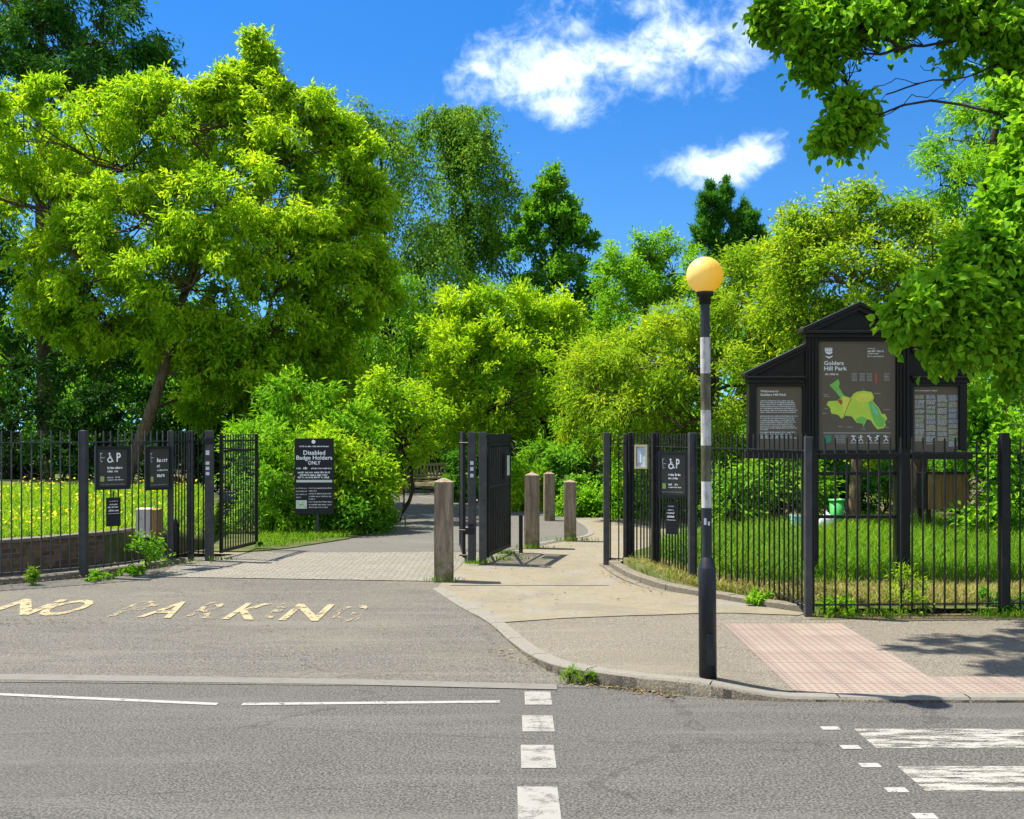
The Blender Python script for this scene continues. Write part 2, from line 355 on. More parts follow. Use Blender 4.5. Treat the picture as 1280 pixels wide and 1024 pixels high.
class MB:
    def __init__(s): s.v = []; s.f = []; s.mi = []; s.sm = []
    def add(s, vs, fs, mi=0, smooth=False):
        b = len(s.v); s.v += [tuple(x) for x in vs]
        for f in fs: s.f.append(tuple(b + i for i in f)); s.mi.append(mi); s.sm.append(smooth)
        return s
    def box(s, c, size, rz=0.0, mi=0, bevel=0.0):
        cx, cy, cz = c; hx, hy, hz = size[0] / 2, size[1] / 2, size[2] / 2
        ca, sa = math.cos(rz), math.sin(rz)
        def T(x, y, z): return (cx + x * ca - y * sa, cy + x * sa + y * ca, cz + z)
        if bevel <= 0:
            vs = [T(x, y, z) for z in (-hz, hz) for x, y in ((-hx, -hy), (hx, -hy), (hx, hy), (-hx, hy))]
            return s.add(vs, [(3, 2, 1, 0), (4, 5, 6, 7), (0, 1, 5, 4), (1, 2, 6, 5), (2, 3, 7, 6), (3, 0, 4, 7)], mi)
        bm = bmesh.new(); bmesh.ops.create_cube(bm, size=1)
        for v in bm.verts: v.co = (v.co.x * 2 * hx, v.co.y * 2 * hy, v.co.z * 2 * hz)
        bmesh.ops.bevel(bm, geom=list(bm.edges), offset=bevel, segments=2, profile=.5, affect='EDGES')
        bm.verts.index_update()
        s.add([T(*v.co) for v in bm.verts], [[v.index for v in f.verts] for f in bm.faces], mi); bm.free(); return s
    def tube(s, path, radii, n=8, mi=0, cap=True, smooth=True):
        path = [Vector(p) for p in path]
        if not hasattr(radii, '__len__'): radii = [radii] * len(path)
        vs = []; k = len(path); ref = None
        for i, p in enumerate(path):
            d = (path[min(i + 1, k - 1)] - path[max(i - 1, 0)]).normalized()
            if ref is None: ref = Vector((1, 0, 0)) if abs(d.x) < .9 else Vector((0, 1, 0))
            a = (ref - d * ref.dot(d)).normalized(); ref = a; b = d.cross(a)
            for j in range(n):
                t = 2 * math.pi * j / n
                vs.append(p + (a * math.cos(t) + b * math.sin(t)) * radii[i])
        fs = [(i * n + j, i * n + (j + 1) % n, (i + 1) * n + (j + 1) % n, (i + 1) * n + j) for i in range(k - 1) for j in range(n)]
        s.add(vs, fs, mi, smooth)
        if cap: s.add(vs[:n], [tuple(range(n))[::-1]], mi); s.add(vs[-n:], [tuple(range(n))], mi)
        return s
    def lathe(s, c, prof, n=24, mi=0, smooth=True):
        vs = [(c[0] + r * math.cos(2 * math.pi * j / n), c[1] + r * math.sin(2 * math.pi * j / n), c[2] + z) for r, z in prof for j in range(n)]
        fs = [(i * n + j, i * n + (j + 1) % n, (i + 1) * n + (j + 1) % n, (i + 1) * n + j) for i in range(len(prof) - 1) for j in range(n)]
        s.add(vs, fs, mi, smooth)
        return s
    def prism(s, poly, z0, z1, mi=0):
        "poly in x,y extruded z0..z1 (concave allowed: caps are n-gons)"
        n = len(poly); vs = [(x, y, z0) for x, y in poly] + [(x, y, z1) for x, y in poly]
        a = sum(poly[i][0] * poly[(i + 1) % n][1] - poly[(i + 1) % n][0] * poly[i][1] for i in range(n))
        fs = [(i, (i + 1) % n, n + (i + 1) % n, n + i) for i in range(n)] + [tuple(range(n, 2 * n)), tuple(range(n))[::-1]]
        if a < 0: fs = [f[::-1] for f in fs]
        return s.add(vs, fs, mi)
    def mesh(s, me, mi=0):
        return s.add([v.co[:] for v in me.vertices], [tuple(p.vertices) for p in me.polygons], mi)
    def build(s, name, m, parent=None, mat=None, bevel=0.0):
        off = Vector(root_of(parent).location) if parent is not None else Vector((0, 0, 0))
        me = bpy.data.meshes.new(name)
        vs = [(mat @ Vector(v)) - off if mat is not None else Vector(v) - off for v in s.v]
        me.from_pydata(vs, [], s.f)
        me.polygons.foreach_set('material_index', s.mi); me.polygons.foreach_set('use_smooth', s.sm)
        me.update()
        if bevel:
            bm = bmesh.new(); bm.from_mesh(me)
            bmesh.ops.bevel(bm, geom=[e for e in bm.edges if len(e.link_faces) == 2 and e.calc_face_angle(0) > .5], offset=bevel, segments=1, affect='EDGES')
            bm.to_mesh(me); bm.free()
        return link_mesh(name, me, m, parent)

def npmesh(name, V, faces_n, idx, m, parent=None, smooth=False, off=True):
    "fast mesh: V (n,3); idx flat vertex indices; faces_n vertices per face"
    me = bpy.data.meshes.new(name)
    V = np.asarray(V, dtype=np.float32)
    if parent is not None and off: V = V - np.array(root_of(parent).location, dtype=np.float32)
    me.vertices.add(len(V)); me.vertices.foreach_set('co', V.ravel())
    idx = np.asarray(idx, dtype=np.int32).ravel(); me.loops.add(len(idx)); me.loops.foreach_set('vertex_index', idx)
    faces_n = np.asarray(faces_n, dtype=np.int32)
    st = np.concatenate([[0], np.cumsum(faces_n)[:-1]]).astype(np.int32)
    me.polygons.add(len(faces_n)); me.polygons.foreach_set('loop_start', st)
    if not smooth: me.polygons.foreach_set('use_smooth', np.zeros(len(faces_n), dtype=bool))
    else: me.polygons.foreach_set('use_smooth', np.ones(len(faces_n), dtype=bool))
    me.update(calc_edges=True)
    return link_mesh(name, me, m, parent)

# ------------------------------------------------------------------ ground sheets
def smooth_poly(pts, it=2, closed=False):
    for _ in range(it):
        q = []; n = len(pts)
        for i in range(n - (0 if closed else 1)):
            a, b = pts[i], pts[(i + 1) % n]
            q += [(a[0] * .75 + b[0] * .25, a[1] * .75 + b[1] * .25), (a[0] * .25 + b[0] * .75, a[1] * .25 + b[1] * .75)]
        if not closed: q = [pts[0]] + q + [pts[-1]]
        pts = q
    return pts
def sheet(name, poly, m, z=0.0, step=None, hf=None, label=None, cat='ground', skirt=0.0):
    bm = bmesh.new()
    f = bm.faces.new([bm.verts.new((x, y, 0)) for x, y in poly])
    bmesh.ops.triangulate(bm, faces=[f])
    if step:
        xs = [p[0] for p in poly]; ys = [p[1] for p in poly]
        for ax, lo, hi in ((0, min(xs), max(xs)), (1, min(ys), max(ys))):
            k = lo + step
            while k < hi:
                no = (1, 0, 0) if ax == 0 else (0, 1, 0); co = (k, 0, 0) if ax == 0 else (0, k, 0)
                bmesh.ops.bisect_plane(bm, geom=list(bm.verts) + list(bm.edges) + list(bm.faces), plane_co=co, plane_no=no, dist=1e-5)
                k += step
    for v in bm.verts: v.co.z = z + (hf(v.co.x, v.co.y) if hf else 0)
    if skirt:
        be = [e for e in bm.edges if len(e.link_faces) == 1]
        r = bmesh.ops.extrude_edge_only(bm, edges=be)
        for v in [g for g in r['geom'] if isinstance(g, bmesh.types.BMVert)]: v.co.z -= skirt
    bmesh.ops.recalc_face_normals(bm, faces=bm.faces)
    for f in bm.faces:
        if abs(f.normal.z) > .5 and f.normal.z < 0: f.normal_flip()
    me = bpy.data.meshes.new(name); bm.to_mesh(me); bm.free()
    for p in me.polygons: p.use_smooth = bool(hf)
    o = link_mesh(name, me, m)
    return tag(o, label, cat, None, 'structure')
def sst(x, a, b):
    t = min(1, max(0, (x - a) / (b - a))); return t * t * (3 - 2 * t)

KERB = smooth_poly([(-1.0, 14.75), (-.75, 13.7), (-.53, 12.95), (-.24, 12.1), (0.0, 10.85), (.2, 9.95), (.42, 9.42), (.70, 9.13), (1.12, 8.87), (1.72, 8.64), (2.3, 8.58), (3.2, 8.57), (9.0, 8.55), (40, 8.5)], 2)
def pave_h(x, y):
    h = .025 + .075 * (1 - sst(y, 10.0, 12.0)) * sst(x, -.1, .75)
    drop = sst(x, 1.35, 2.12) * (1 - sst(x, 6.5, 7.5))
    return (h * (1 - drop) + (.020 + .006 * (y - 8.6)) * drop) * (1 - sst(y, 13.2, 15.6))
LK = [(1.30, 17.3), (1.345, 17.0), (1.37, 16.5), (1.46, 15.7), (1.68, 14.65), (1.92, 14.1), (2.24, 13.6), (2.76, 12.85), (3.12, 12.42)]   # outer edge of the curved edging

def build_ground():
    sheet('ground', [(-1500, -300), (1500, -300), (1500, 3000), (-1500, 3000)], 'soil_grass', -.08, label='grassy ground reaching to the horizon')
    sheet('road', [(-80, -9), (80, -9), (80, 9.6), (-80, 9.6)], 'road_asphalt', 0, label='grey asphalt road in front of the park entrance', cat='road')
    sheet('forecourt', [(-40, 9.26), (-4, 9.26), (.6, 9.05), (.9, 9.1), (.9, 15.8), (-3, 19), (-7, 18), (-40, 16)], 'forecourt_asphalt', .004, label='worn asphalt forecourt between the road and the gates', cat='driveway')
    sheet('forecourt_edge_strip', [(-40, 9.30), (-4, 9.33), (-1.5, 9.18), (.35, 8.98), (.35, 9.17), (-1.5, 9.38), (-4, 9.55), (-40, 9.55)], 'pale_concrete', .0068, label='pale dropped kerb strip along the front of the forecourt', cat='kerb')
    poly = [p for p in KERB if p[1] < 12.75] + [(40, 12.9), (3.15, 12.52), (3.05, 12.37), (2.4, 12.52), (1.3, 12.47), (.5, 12.27), (-.1, 12.05)]
    sheet('pavement', poly, 'pavement_asphalt', 0, .25, pave_h, 'tan asphalt pavement around the beacon', 'pavement', skirt=.2)
    # buff path from pavement to park
    P = [(x + .05, y + .02) for x, y in KERB if y > 12.0] + [(-.12, 11.98), (.5, 12.25), (1.3, 12.45), (2.4, 12.5), (3.05, 12.35), (3.2, 12.5), (2.75, 13.0), (2.2, 13.8), (1.75, 14.8), (1.5, 16.0), (1.42, 17.2), (1.9, 18.4), (4, 20), (9, 22), (14, 24), (14, 40), (-10, 46), (-10, 30), (-6.5, 19.3), (-.9, 18.2), (-.9, 16.5)]
    sheet('path', P, 'buff_path', .008, .5, pave_h, 'sandy buff path through the pedestrian gate', 'path')
    # park drive
    D = [G(*p) for p in [(318, 692), (430, 691.5), (545, 691), (600, 690.5), (640, 689.5), (690, 680), (728, 673), (741, 665), (728, 653), (680, 642), (640, 634.5), (600, 629), (560, 621.5), (520, 615), (480, 612)]] + [(-9, 42), (-11, 33), G(455, 632)] + [G(*p) for p in [(492, 640), (500, 650), (478, 663), (430, 674.5), (380, 684)]]
    sheet('drive', smooth_poly(D, 1, True), 'drive_asphalt', .013, label='grey asphalt park drive beyond the gates', cat='driveway')
    E = smooth_poly([(.12, 19.75), (.7, 21.2), (1.42, 22.0), (1.62, 23.2), (1.55, 25.6), (.8, 28.4), (0, 30.6), (-1.2, 32.6), (-3, 36)], 2)
    mb = MB()
    for a, b in zip(E[:-1], E[1:]):
        d = Vector((b[0] - a[0], b[1] - a[1], 0)); n = Vector((-d.y, d.x, 0)).normalized() * .06
        mb.add([(a[0] - n.x, a[1] - n.y, .017), (b[0] - n.x, b[1] - n.y, .017), (b[0] + n.x, b[1] + n.y, .017), (a[0] + n.x, a[1] + n.y, .017)], [(0, 1, 2, 3)])
    tag(mb.build('drive_edging', 'kerb_stone'), 'thin pale stone edging where the drive meets the path', 'kerb', None, 'structure')
    S = [G(195, 722), G(350, 724.5), G(540, 727.5), (-.93, 15.3), (-.75, 17.5), (-.85, 19.2), (-4.3, 19.3), (-4.75, 18.2), (-5.05, 17.6)]
    sheet('sett_paving', S, 'setts', .0125, label='pale granite sett strip across the vehicle gateway', cat='paving')
    L = [(-.8, 15.0), (1.25, 15.0), (1.25, 15.05), (-.8, 15.06)]
    sheet('path_joint', L, 'kerb_stone', .023, label='thin pale joint across the path before the gate', cat='path')
    T = [(2.15, 8.72), (9, 8.70), (9, 9.34), (3.36, 9.34), (3.36, 11.85), (2.15, 11.85)]
    sheet('tactile_paving', T, 'tactile', .005, .2, pave_h, 'pink blister tactile paving leading to the crossing', 'paving')
    # kerb stones: one strip following the line, with joints
    mb = MB(); dist = 0; W = .14
    pts = KERB
    seg = []
    for a, b in zip(pts[:-1], pts[1:]):
        L_ = math.hypot(b[0] - a[0], b[1] - a[1]); k = max(1, int(L_ / .15))
        if a[0] > 9.5: k = 1
        for i in range(k): seg.append((a[0] + (b[0] - a[0]) * i / k, a[1] + (b[1] - a[1]) * i / k))
    seg.append(pts[-1])
    acc = 0
    for i in range(len(seg) - 1):
        a, b = seg[i], seg[i + 1]
        d = Vector((b[0] - a[0], b[1] - a[1], 0)); ln = d.length; d.normalize(); n = Vector((-d.y, d.x, 0))
        a_pre = seg[max(0, i - 1)]; b_nx = seg[min(len(seg) - 1, i + 2)]
        na = Vector((-(b[1] - a_pre[1]), b[0] - a_pre[0], 0)).normalized(); nb = Vector((-(b_nx[1] - a[1]), b_nx[0] - a[0], 0)).normalized()
        acc += ln; gap = 0.0
        if acc > .9: acc = 0; gap = .012
        b2 = (b[0] - d.x * gap, b[1] - d.y * gap)
        za, zb = pave_h(a[0] + n.x * .1, a[1] + n.y * .1) + .015, pave_h(b[0] + n.x * .1, b[1] + n.y * .1) + .015
        f = .018
        V = [(a[0], a[1], -.05), (b2[0], b2[1], -.05), (a[0], a[1], za - f), (b2[0], b2[1], zb - f),
             (a[0] + na.x * f, a[1] + na.y * f, za), (b2[0] + nb.x * f, b2[1] + nb.y * f, zb),
             (a[0] + na.x * W, a[1] + na.y * W, za), (b2[0] + nb.x * W, b2[1] + nb.y * W, zb), (a[0] + na.x * W, a[1] + na.y * W, -.05), (b2[0] + nb.x * W, b2[1] + nb.y * W, -.05)]
        mb.add(V, [(0, 1, 3, 2), (2, 3, 5, 4), (4, 5, 7, 6), (6, 7, 9, 8)] + ([(1, 9, 7, 5, 3)] if gap else []))
    tag(mb.build('kerb', 'kerb_stone'), 'curved pale stone kerb around the pavement corner', 'kerb', None, 'structure')
    # lawn (right) and meadow (left)
    inner = [(x + .28, y + .06) for x, y in LK]
    lawn = [(1.62, 17.0)] + inner[2:] + [(3.35, 12.62), (40, 12.7), (40, 40), (12, 26), (8, 23.5), (5.5, 22.3), (3.6, 20.9), (2.4, 19.2), (1.75, 17.9)]
    def lh(x, y): return .10 + .05 * math.sin(x * 1.3) * math.sin(y * .9) * sst(y, 13, 15) + .05 * sst(y, 13, 16)
    sheet('lawn', lawn, 'soil_grass', 0, .6, lh, 'rough lawn behind the right railings', 'lawn', skirt=.3)
    bed = [G(*p) for p in [(478, 609), (540, 614), (600, 622), (660, 632), (740, 641), (800, 645), (880, 648)]] + [(9, 26.5), (14, 30), (30, 45), (-20, 60), (-12, 46)]
    sheet('planting_bed', bed, 'dry_soil', .07, label='soil bed planted with shrubs beyond the path', cat='flower bed', skirt=.2)
    lbed = [(-4.3, 19.2), G(360, 687), G(430, 676), G(478, 665), G(502, 651), G(494, 641), G(452, 632), (-11.5, 33), (-40, 60), (-60, 30), (-13, 19)]
    sheet('verge', lbed, 'soil_grass', .03, label='grassy verge under the shrubs left of the drive', cat='verge', skirt=.1)
    mead = [(-40, 14.6), (-13, 15.2), (-7.6, 15.9), (-6.75, 16.5), (-6.05, 17.6), (-5.7, 18.4), (-5.2, 19.6), (-6, 24), (-9, 32), (-60, 40)]
    def mh(x, y): return .46 + .25 * sst(y, 17, 26) - .34 * sst(x, -5.9, -5.2) + .03 * math.sin(x * 2.1 + y)
    sheet('meadow', mead, 'soil_grass', 0, .6, mh, 'raised flowery grass bank behind the left railings', 'grass bank', skirt=.6)

def markings():
    def rect(mb, x0, x1, y0, y1, z=.004): mb.add([(x0, y0, z), (x1, y0, z), (x1, y1, z), (x0, y1, z)], [(0, 1, 2, 3)])
    zs = 'zebra crossing stripes on the road'
    for (y0, y1), lab in zip([(7.32, 7.80), (6.44, 6.93), (5.48, 5.95), (4.60, 5.08)], ['white zebra stripe next to the pink paving', 'white zebra stripe second from the pink paving', 'white zebra stripe third from the pink paving', 'white zebra stripe fourth from the pink paving']):
        mb = MB(); rect(mb, 2.30, 4.95, y0, y1); tag(mb.build('road_marking', 'white_paint_worn'), lab, 'road marking', zs, 'structure')
    mb = MB()
    for y in (7.82, 7.35, 6.95, 6.47, 6.03, 5.58):
        rect(mb, 2.085, 2.205, y - .045, y + .045)
    tag(mb.build('road_marking', 'white_paint'), 'row of small white squares beside the zebra stripes', 'road marking', None, 'structure')
    for i, (y0, y1, xa, xb) in enumerate([(8.49, 8.92, .095, .295), (7.73, 8.17, .07, .285), (6.89, 7.40, .055, .265), (5.95, 6.53, .03, .255)]):
        mb = MB(); rect(mb, xa, xb, y0, y1)
        tag(mb.build('road_marking', 'white_paint_dash'), ['white dash nearest the kerb corner in the line of dashes', 'white dash second from the kerb corner', 'white dash third from the kerb corner', 'white dash at the bottom edge of the photo'][i], 'road marking', 'white dashes crossing the road', 'structure')
    def line(pts, w, lab, m='white_paint', z=.004):
        mb = MB()
        for a, b in zip(pts[:-1], pts[1:]):
            mb.add([(a[0], a[1] - w / 2, z), (b[0], b[1] - w / 2, z), (b[0], b[1] + w / 2, z), (a[0], a[1] + w / 2, z)], [(0, 1, 2, 3)])
        tag(mb.build('road_marking', m), lab, 'road marking', None, 'structure')
    line([(-30, 9.3), (-9, 9.05), (-3.9, 8.83), (-2.16, 8.51)], .075, 'thin white edge line ending at the left of the gap')
    line([(-1.98, 8.51), (-.09, 8.59)], .075, 'thin white edge line right of the gap, before the dashes')
    for pts, lab in (([(495, 650), (510, 648), (497, 646)], 'white painted triangle on the drive by the spiky plant'), ([(524, 643.5), (543, 648.5), (546, 643.5)], 'white painted triangle on the drive beside the wooden bollard')):
        mb = MB(); mb.add([(*G(*p), .018) for p in pts], [(0, 1, 2)]); o = mb.build('road_marking', 'white_paint'); tag(o, lab, 'road marking', None, 'structure')

# ------------------------------------------------------------------ text
def text_mesh(body, size=1.0, bold=0.0, align='LEFT', shear=0.0, spacing=1.0):
    c = bpy.data.curves.new('lettering', 'FONT'); c.body = body; c.size = size; c.offset = bold; c.align_x = align
    c.resolution_u = 3; c.shear = shear; c.space_character = spacing; c.fill_mode = 'FRONT'
    o = bpy.data.objects.new('lettering', c); col.objects.link(o)
    dg = bpy.context.evaluated_depsgraph_get()
    me = bpy.data.meshes.new_from_object(o.evaluated_get(dg))
    bpy.data.objects.remove(o); bpy.data.curves.remove(c)
    return me
def put_text(mb, body, x, y, w=None, h=1.0, bold=0.0, z=.002, align='LEFT', mi=0, serif=0.0):
    "text with cap height h at x,y (baseline), fitted to width w"
    me = text_mesh(body, 1.0, bold)
    xs = [v.co.x for v in me.vertices]; 
    x0, x1 = min(xs), max(xs); k = h / .69; kx = k if w is None else w / (x1 - x0)
    W = (x1 - x0) * kx; ox = x - (W / 2 if align == 'CENTER' else 0)
    mb.add([((v.co.x - x0) * kx + ox, v.co.y * k + y, z) for v in me.vertices], [tuple(p.vertices) for p in me.polygons], mi)
    bpy.data.meshes.remove(me); return mb
def greek(mb, x, y, w, h, seed, z=.002, mi=0):
    "a line of type too small to read: strokes grouped like words"
    r = random.Random(seed); cx = x; end = x + w; sw = h * .2
    while cx < end - h * .5:
        n = r.randint(2, 8)
        for _ in range(n):
            if cx > end - h * .5: break
            gw = h * r.choice((.34, .42, .5)); hh = h * r.choice((.7, .7, .72, 1.0)); k = r.random()
            def q(x0, y0, x1, y1): mb.add([(x0, y0, z), (x1, y0, z), (x1, y1, z), (x0, y1, z)], [(0, 1, 2, 3)], mi)
            q(cx, y, cx + sw, y + hh)
            if k < .7: q(cx + sw, y + h * .52, cx + gw, y + h * .7)
            if .3 < k < .85: q(cx + gw - sw, y, cx + gw, y + h * .52)
            if k > .5: q(cx + sw, y, cx + gw - sw, y + h * .16)
            cx += gw + h * .13
        cx += h * .32
    return mb
def rectf(mb, x0, y0, x1, y1, z=.002, mi=0):
    return mb.add([(x0, y0, z), (x1, y0, z), (x1, y1, z), (x0, y1, z)], [(0, 1, 2, 3)], mi)
def ring(mb, cx, cy, r0, r1, a0=0, a1=360, z=.002, n=20, mi=0):
    for i in range(n):
        t0, t1 = R(a0 + (a1 - a0) * i / n), R(a0 + (a1 - a0) * (i + 1) / n)
        mb.add([(cx + r0 * math.cos(t0), cy + r0 * math.sin(t0), z), (cx + r1 * math.cos(t0), cy + r1 * math.sin(t0), z),
                (cx + r1 * math.cos(t1), cy + r1 * math.sin(t1), z), (cx + r0 * math.cos(t1), cy + r0 * math.sin(t1), z)], [(0, 1, 2, 3)], mi)
    return mb
def stroke(mb, pts, w, z=.002, mi=0):
    for a, b in zip(pts[:-1], pts[1:]):
        d = Vector((b[0] - a[0], b[1] - a[1])); n = Vector((-d.y, d.x)).normalized() * w / 2
        mb.add([(a[0] - n.x, a[1] - n.y, z), (b[0] - n.x, b[1] - n.y, z), (b[0] + n.x, b[1] + n.y, z), (a[0] + n.x, a[1] + n.y, z)], [(0, 1, 2, 3)], mi)
    return mb
def wheelchair(mb, x, y, h):
    ring(mb, x + h * .24, y + h * .28, h * .16, h * .27, 60, 395, n=22)
    ring(mb, x + h * .20, y + h * .90, 0, h * .10, n=12)
    stroke(mb, [(x + h * .20, y + h * .78), (x + h * .24, y + h * .46), (x + h * .42, y + h * .46)], h * .10, .0022)
    stroke(mb, [(x + h * .22, y + h * .64), (x + h * .40, y + h * .64)], h * .07, .0026)
    stroke(mb, [(x + h * .40, y + h * .46), (x + h * .52, y + h * .12), (x + h * .62, y + h * .15)], h * .09, .003)
    return mb
def frame_mat(p0, p1, z0):
    "local x along p0->p1, local y up, local z towards the camera side"
    d = Vector((p1[0] - p0[0], p1[1] - p0[1], 0)).normalized(); up = Vector((0, 0, 1)); n = d.cross(up)
    m = Matrix(((d.x, up.x, n.x, p0[0]), (d.y, up.y, n.y, p0[1]), (d.z, up.z, n.z, z0), (0, 0, 0, 1)))
    return m, math.hypot(p1[0] - p0[0], p1[1] - p0[1])

def lettering_on_ground():
    # each letter fitted to its own ground quad; heavily worn
    def xy(u, t):
        vb = 769 + (u / 445.) * 9; vt = 748.5 + (u / 445.) * 11
        b = G(u, vb); y = b[1] + t * 1.18
        return b[0], b[1]
    mb = MB()
    cells = [('N', -24, 36, 0), ('O', 36, 84, 0), ('P', 133, 168, 1), ('A', 171, 214, 0), ('R', 228, 262, 1), ('K', 278, 318, 0), ('I', 326, 338, 1), ('N', 348, 398, 0), ('G', 408, 446, 1)]
    for ch, u0, u1, mi in cells:
        me = text_mesh(ch, 1.0, .018); xs = [v.co.x for v in me.vertices]; x0, x1 = min(xs), max(xs)
        A, B = xy(u0, 0), xy(u1, 0)
        h = 1.12
        mb.add([(A[0] + (v.co.x - x0) / (x1 - x0) * (B[0] - A[0]) , A[1] + (v.co.x - x0) / (x1 - x0) * (B[1] - A[1]) + v.co.y / .69 * h, .012) for v in me.vertices], [tuple(p.vertices) for p in me.polygons], mi)
        bpy.data.meshes.remove(me)
    o = mb.build('road_lettering', ['cream_paint', 'cream_paint_worn'])
    tag(o, 'worn cream words NO PARKING painted on the forecourt', 'road marking', None, 'structure')

# ------------------------------------------------------------------ railings
def resample(pts, step):
    out = []; acc = 0
    L = [0]
    for a, b in zip(pts[:-1], pts[1:]): L.append(L[-1] + math.dist(a, b))
    n = int(L[-1] / step)
    for i in range(n + 1):
        s = (i + .5) * L[-1] / (n + 1) if n else L[-1] / 2
        k = max(j for j in range(len(L)) if L[j] <= s + 1e-9); k = min(k, len(pts) - 2)
        t = (s - L[k]) / (L[k + 1] - L[k]); a, b = pts[k], pts[k + 1]
        out.append((a[0] + (b[0] - a[0]) * t, a[1] + (b[1] - a[1]) * t, math.atan2(b[1] - a[1], b[0] - a[0])))
    return out
def railing_panel(root, pts, z0, z1, rail_hi, rail_lo, m='black_metal', step=.12, bar=.022, name='panel', jit=.0):
    mb = MB()
    for x, y, a in resample(pts, step):
        lean = rnd.uniform(-jit, jit)
        mb.tube([(x, y, z0 + rnd.uniform(-.01, .01)), (x + lean, y, z1 - .02), (x + lean, y, z1)], [bar / 2, bar / 2, bar / 4], 6)
    for zr in (rail_hi, rail_lo):
        for a, b in zip(pts[:-1], pts[1:]):
            d = math.hypot(b[0] - a[0], b[1] - a[1]); an = math.atan2(b[1] - a[1], b[0] - a[0])
            mb.box(((a[0] + b[0]) / 2, (a[1] + b[1]) / 2, zr), (d + .004, .042, .014), an)
    return mb.build(name, m, root)
def post(root, x, y, z0, z1, w=.085, rz=0.0, m='grey_metal', name='post', cap=False):
    mb = MB().box((x, y, (z0 + z1) / 2), (w, w, z1 - z0), rz, 0, .006)
    if cap: mb.box((x, y, z1 + .01), (w + .02, w + .02, .02), rz, 0, .004)
    return mb.build(name, m, root)

LP = {'A': (-5.88, 15.93), 'B': (-5.12, 17.4), 'C': (-4.98, 18.0), 'GP': (-4.67, 17.9)}
RP = {'D': (1.39, 17.06), 'E': (1.74, 16.95), 'F': (1.99, 16.1), 'G': (2.28, 14.65), 'H': (3.14, 12.3), 'I': (5.27, 12.42)}
def curve_between(a, b, bulge=0.0, n=6):
    d = (b[0] - a[0], b[1] - a[1]); nrm = (-d[1], d[0])
    return [(a[0] + d[0] * t + nrm[0] * bulge * 4 * t * (1 - t), a[1] + d[1] * t + nrm[1] * bulge * 4 * t * (1 - t)) for t in [i / n for i in range(n + 1)]]

def railings():
    # left
    r = thing('iron_railings', (LP['A'][0], LP['A'][1], 0), 'curved black iron railings carrying two black signs, left of the vehicle gate', 'railings')
    far = [(-30, 13.6), (-15, 13.7), (-11.5, 13.85), (-8.9, 14.15)]
    posts = [(-15, 13.7), (-11.5, 13.85), (-8.9, 14.15), LP['A'], LP['B'], LP['C']]
    runs = [[(-15, 13.7), (-11.5, 13.85)], [(-11.5, 13.85), (-8.9, 14.15)], curve_between((-8.9, 14.15), LP['A'], -.05), curve_between(LP['A'], LP['B'], -.035), curve_between(LP['B'], LP['C'], -.02, 3), [LP['C'], (LP['GP'][0] - .06, LP['GP'][1] + .02)]]
    for k, run in enumerate(runs):
        railing_panel(r, run, .10, 2.02, 1.86, .14, 'grey_metal' if k < 4 else 'black_metal', .128 if k < 4 else .10, jit=.004)
    for p in posts: post(r, *p, 0, 2.02, .095 if p == LP['A'] else .08, rnd.uniform(-.2, .5))
    # low stone edging under the left railings
    e = smooth_poly([(-30, 13.3), (-15, 13.4), (-8.9, 13.9), (-6.75, 15.05), (-5.95, 15.75), (-5.3, 16.9), (-4.95, 17.6)], 2)
    stone_edge('stone_edging', e, .14, .085, 'low stone edging under the left railings', 'edging', inward=1)
    # right
    r = thing('iron_railings', (RP['H'][0], RP['H'][1], 0), 'curved black iron railings in front of the noticeboard, right of the pedestrian gate', 'railings')
    c1 = [RP['D'], RP['E']]; c2 = curve_between(RP['E'], RP['F'], .05, 3); c3 = curve_between(RP['F'], RP['G'], .02, 5); c4 = curve_between(RP['G'], RP['H'], .06, 8)
    railing_panel(r, c1, .06, 1.98, 1.83, .14, 'black_metal', .17, .018)
    for c, st in ((c2, .115), (c3, .115), (c4, .115)): railing_panel(r, c, .10, 1.98, 1.80, .17, 'black_metal', st, .022, jit=.004)
    railing_panel(r, [RP['H'], RP['I']], .07, 1.94, 1.765, .165, 'black_metal', .119, .023, jit=.006)
    railing_panel(r, [RP['I'], (7.7, 12.5)], .07, 1.94, 1.765, .165, 'black_metal', .119, .023, jit=.006)
    railing_panel(r, [(7.7, 12.5), (11, 12.55)], .07, 1.94, 1.765, .165, 'black_metal', .119, .023)
    for k, w in (('D', .09), ('E', .085), ('F', .10), ('G', .10), ('H', .075), ('I', .085)):
        post(r, *RP[k], 0, 1.99 if k != 'H' else 1.95, w, {'D': 0, 'E': .2, 'F': .15, 'G': .1}.get(k, 0), 'grey_metal' if k in 'DHG' else 'black_metal')
    post(r, RP['E'][0] - .085, RP['E'][1] + .05, 0, 1.97, .05, 0, 'grey_metal')
    post(r, 7.7, 12.5, 0, 1.95, .085); post(r, 11, 12.55, 0, 1.95, .085)
    stone_edge('stone_edging', LK, .20, .125, 'curved stone edging under the right railings', 'edging', inward=1, step=True)

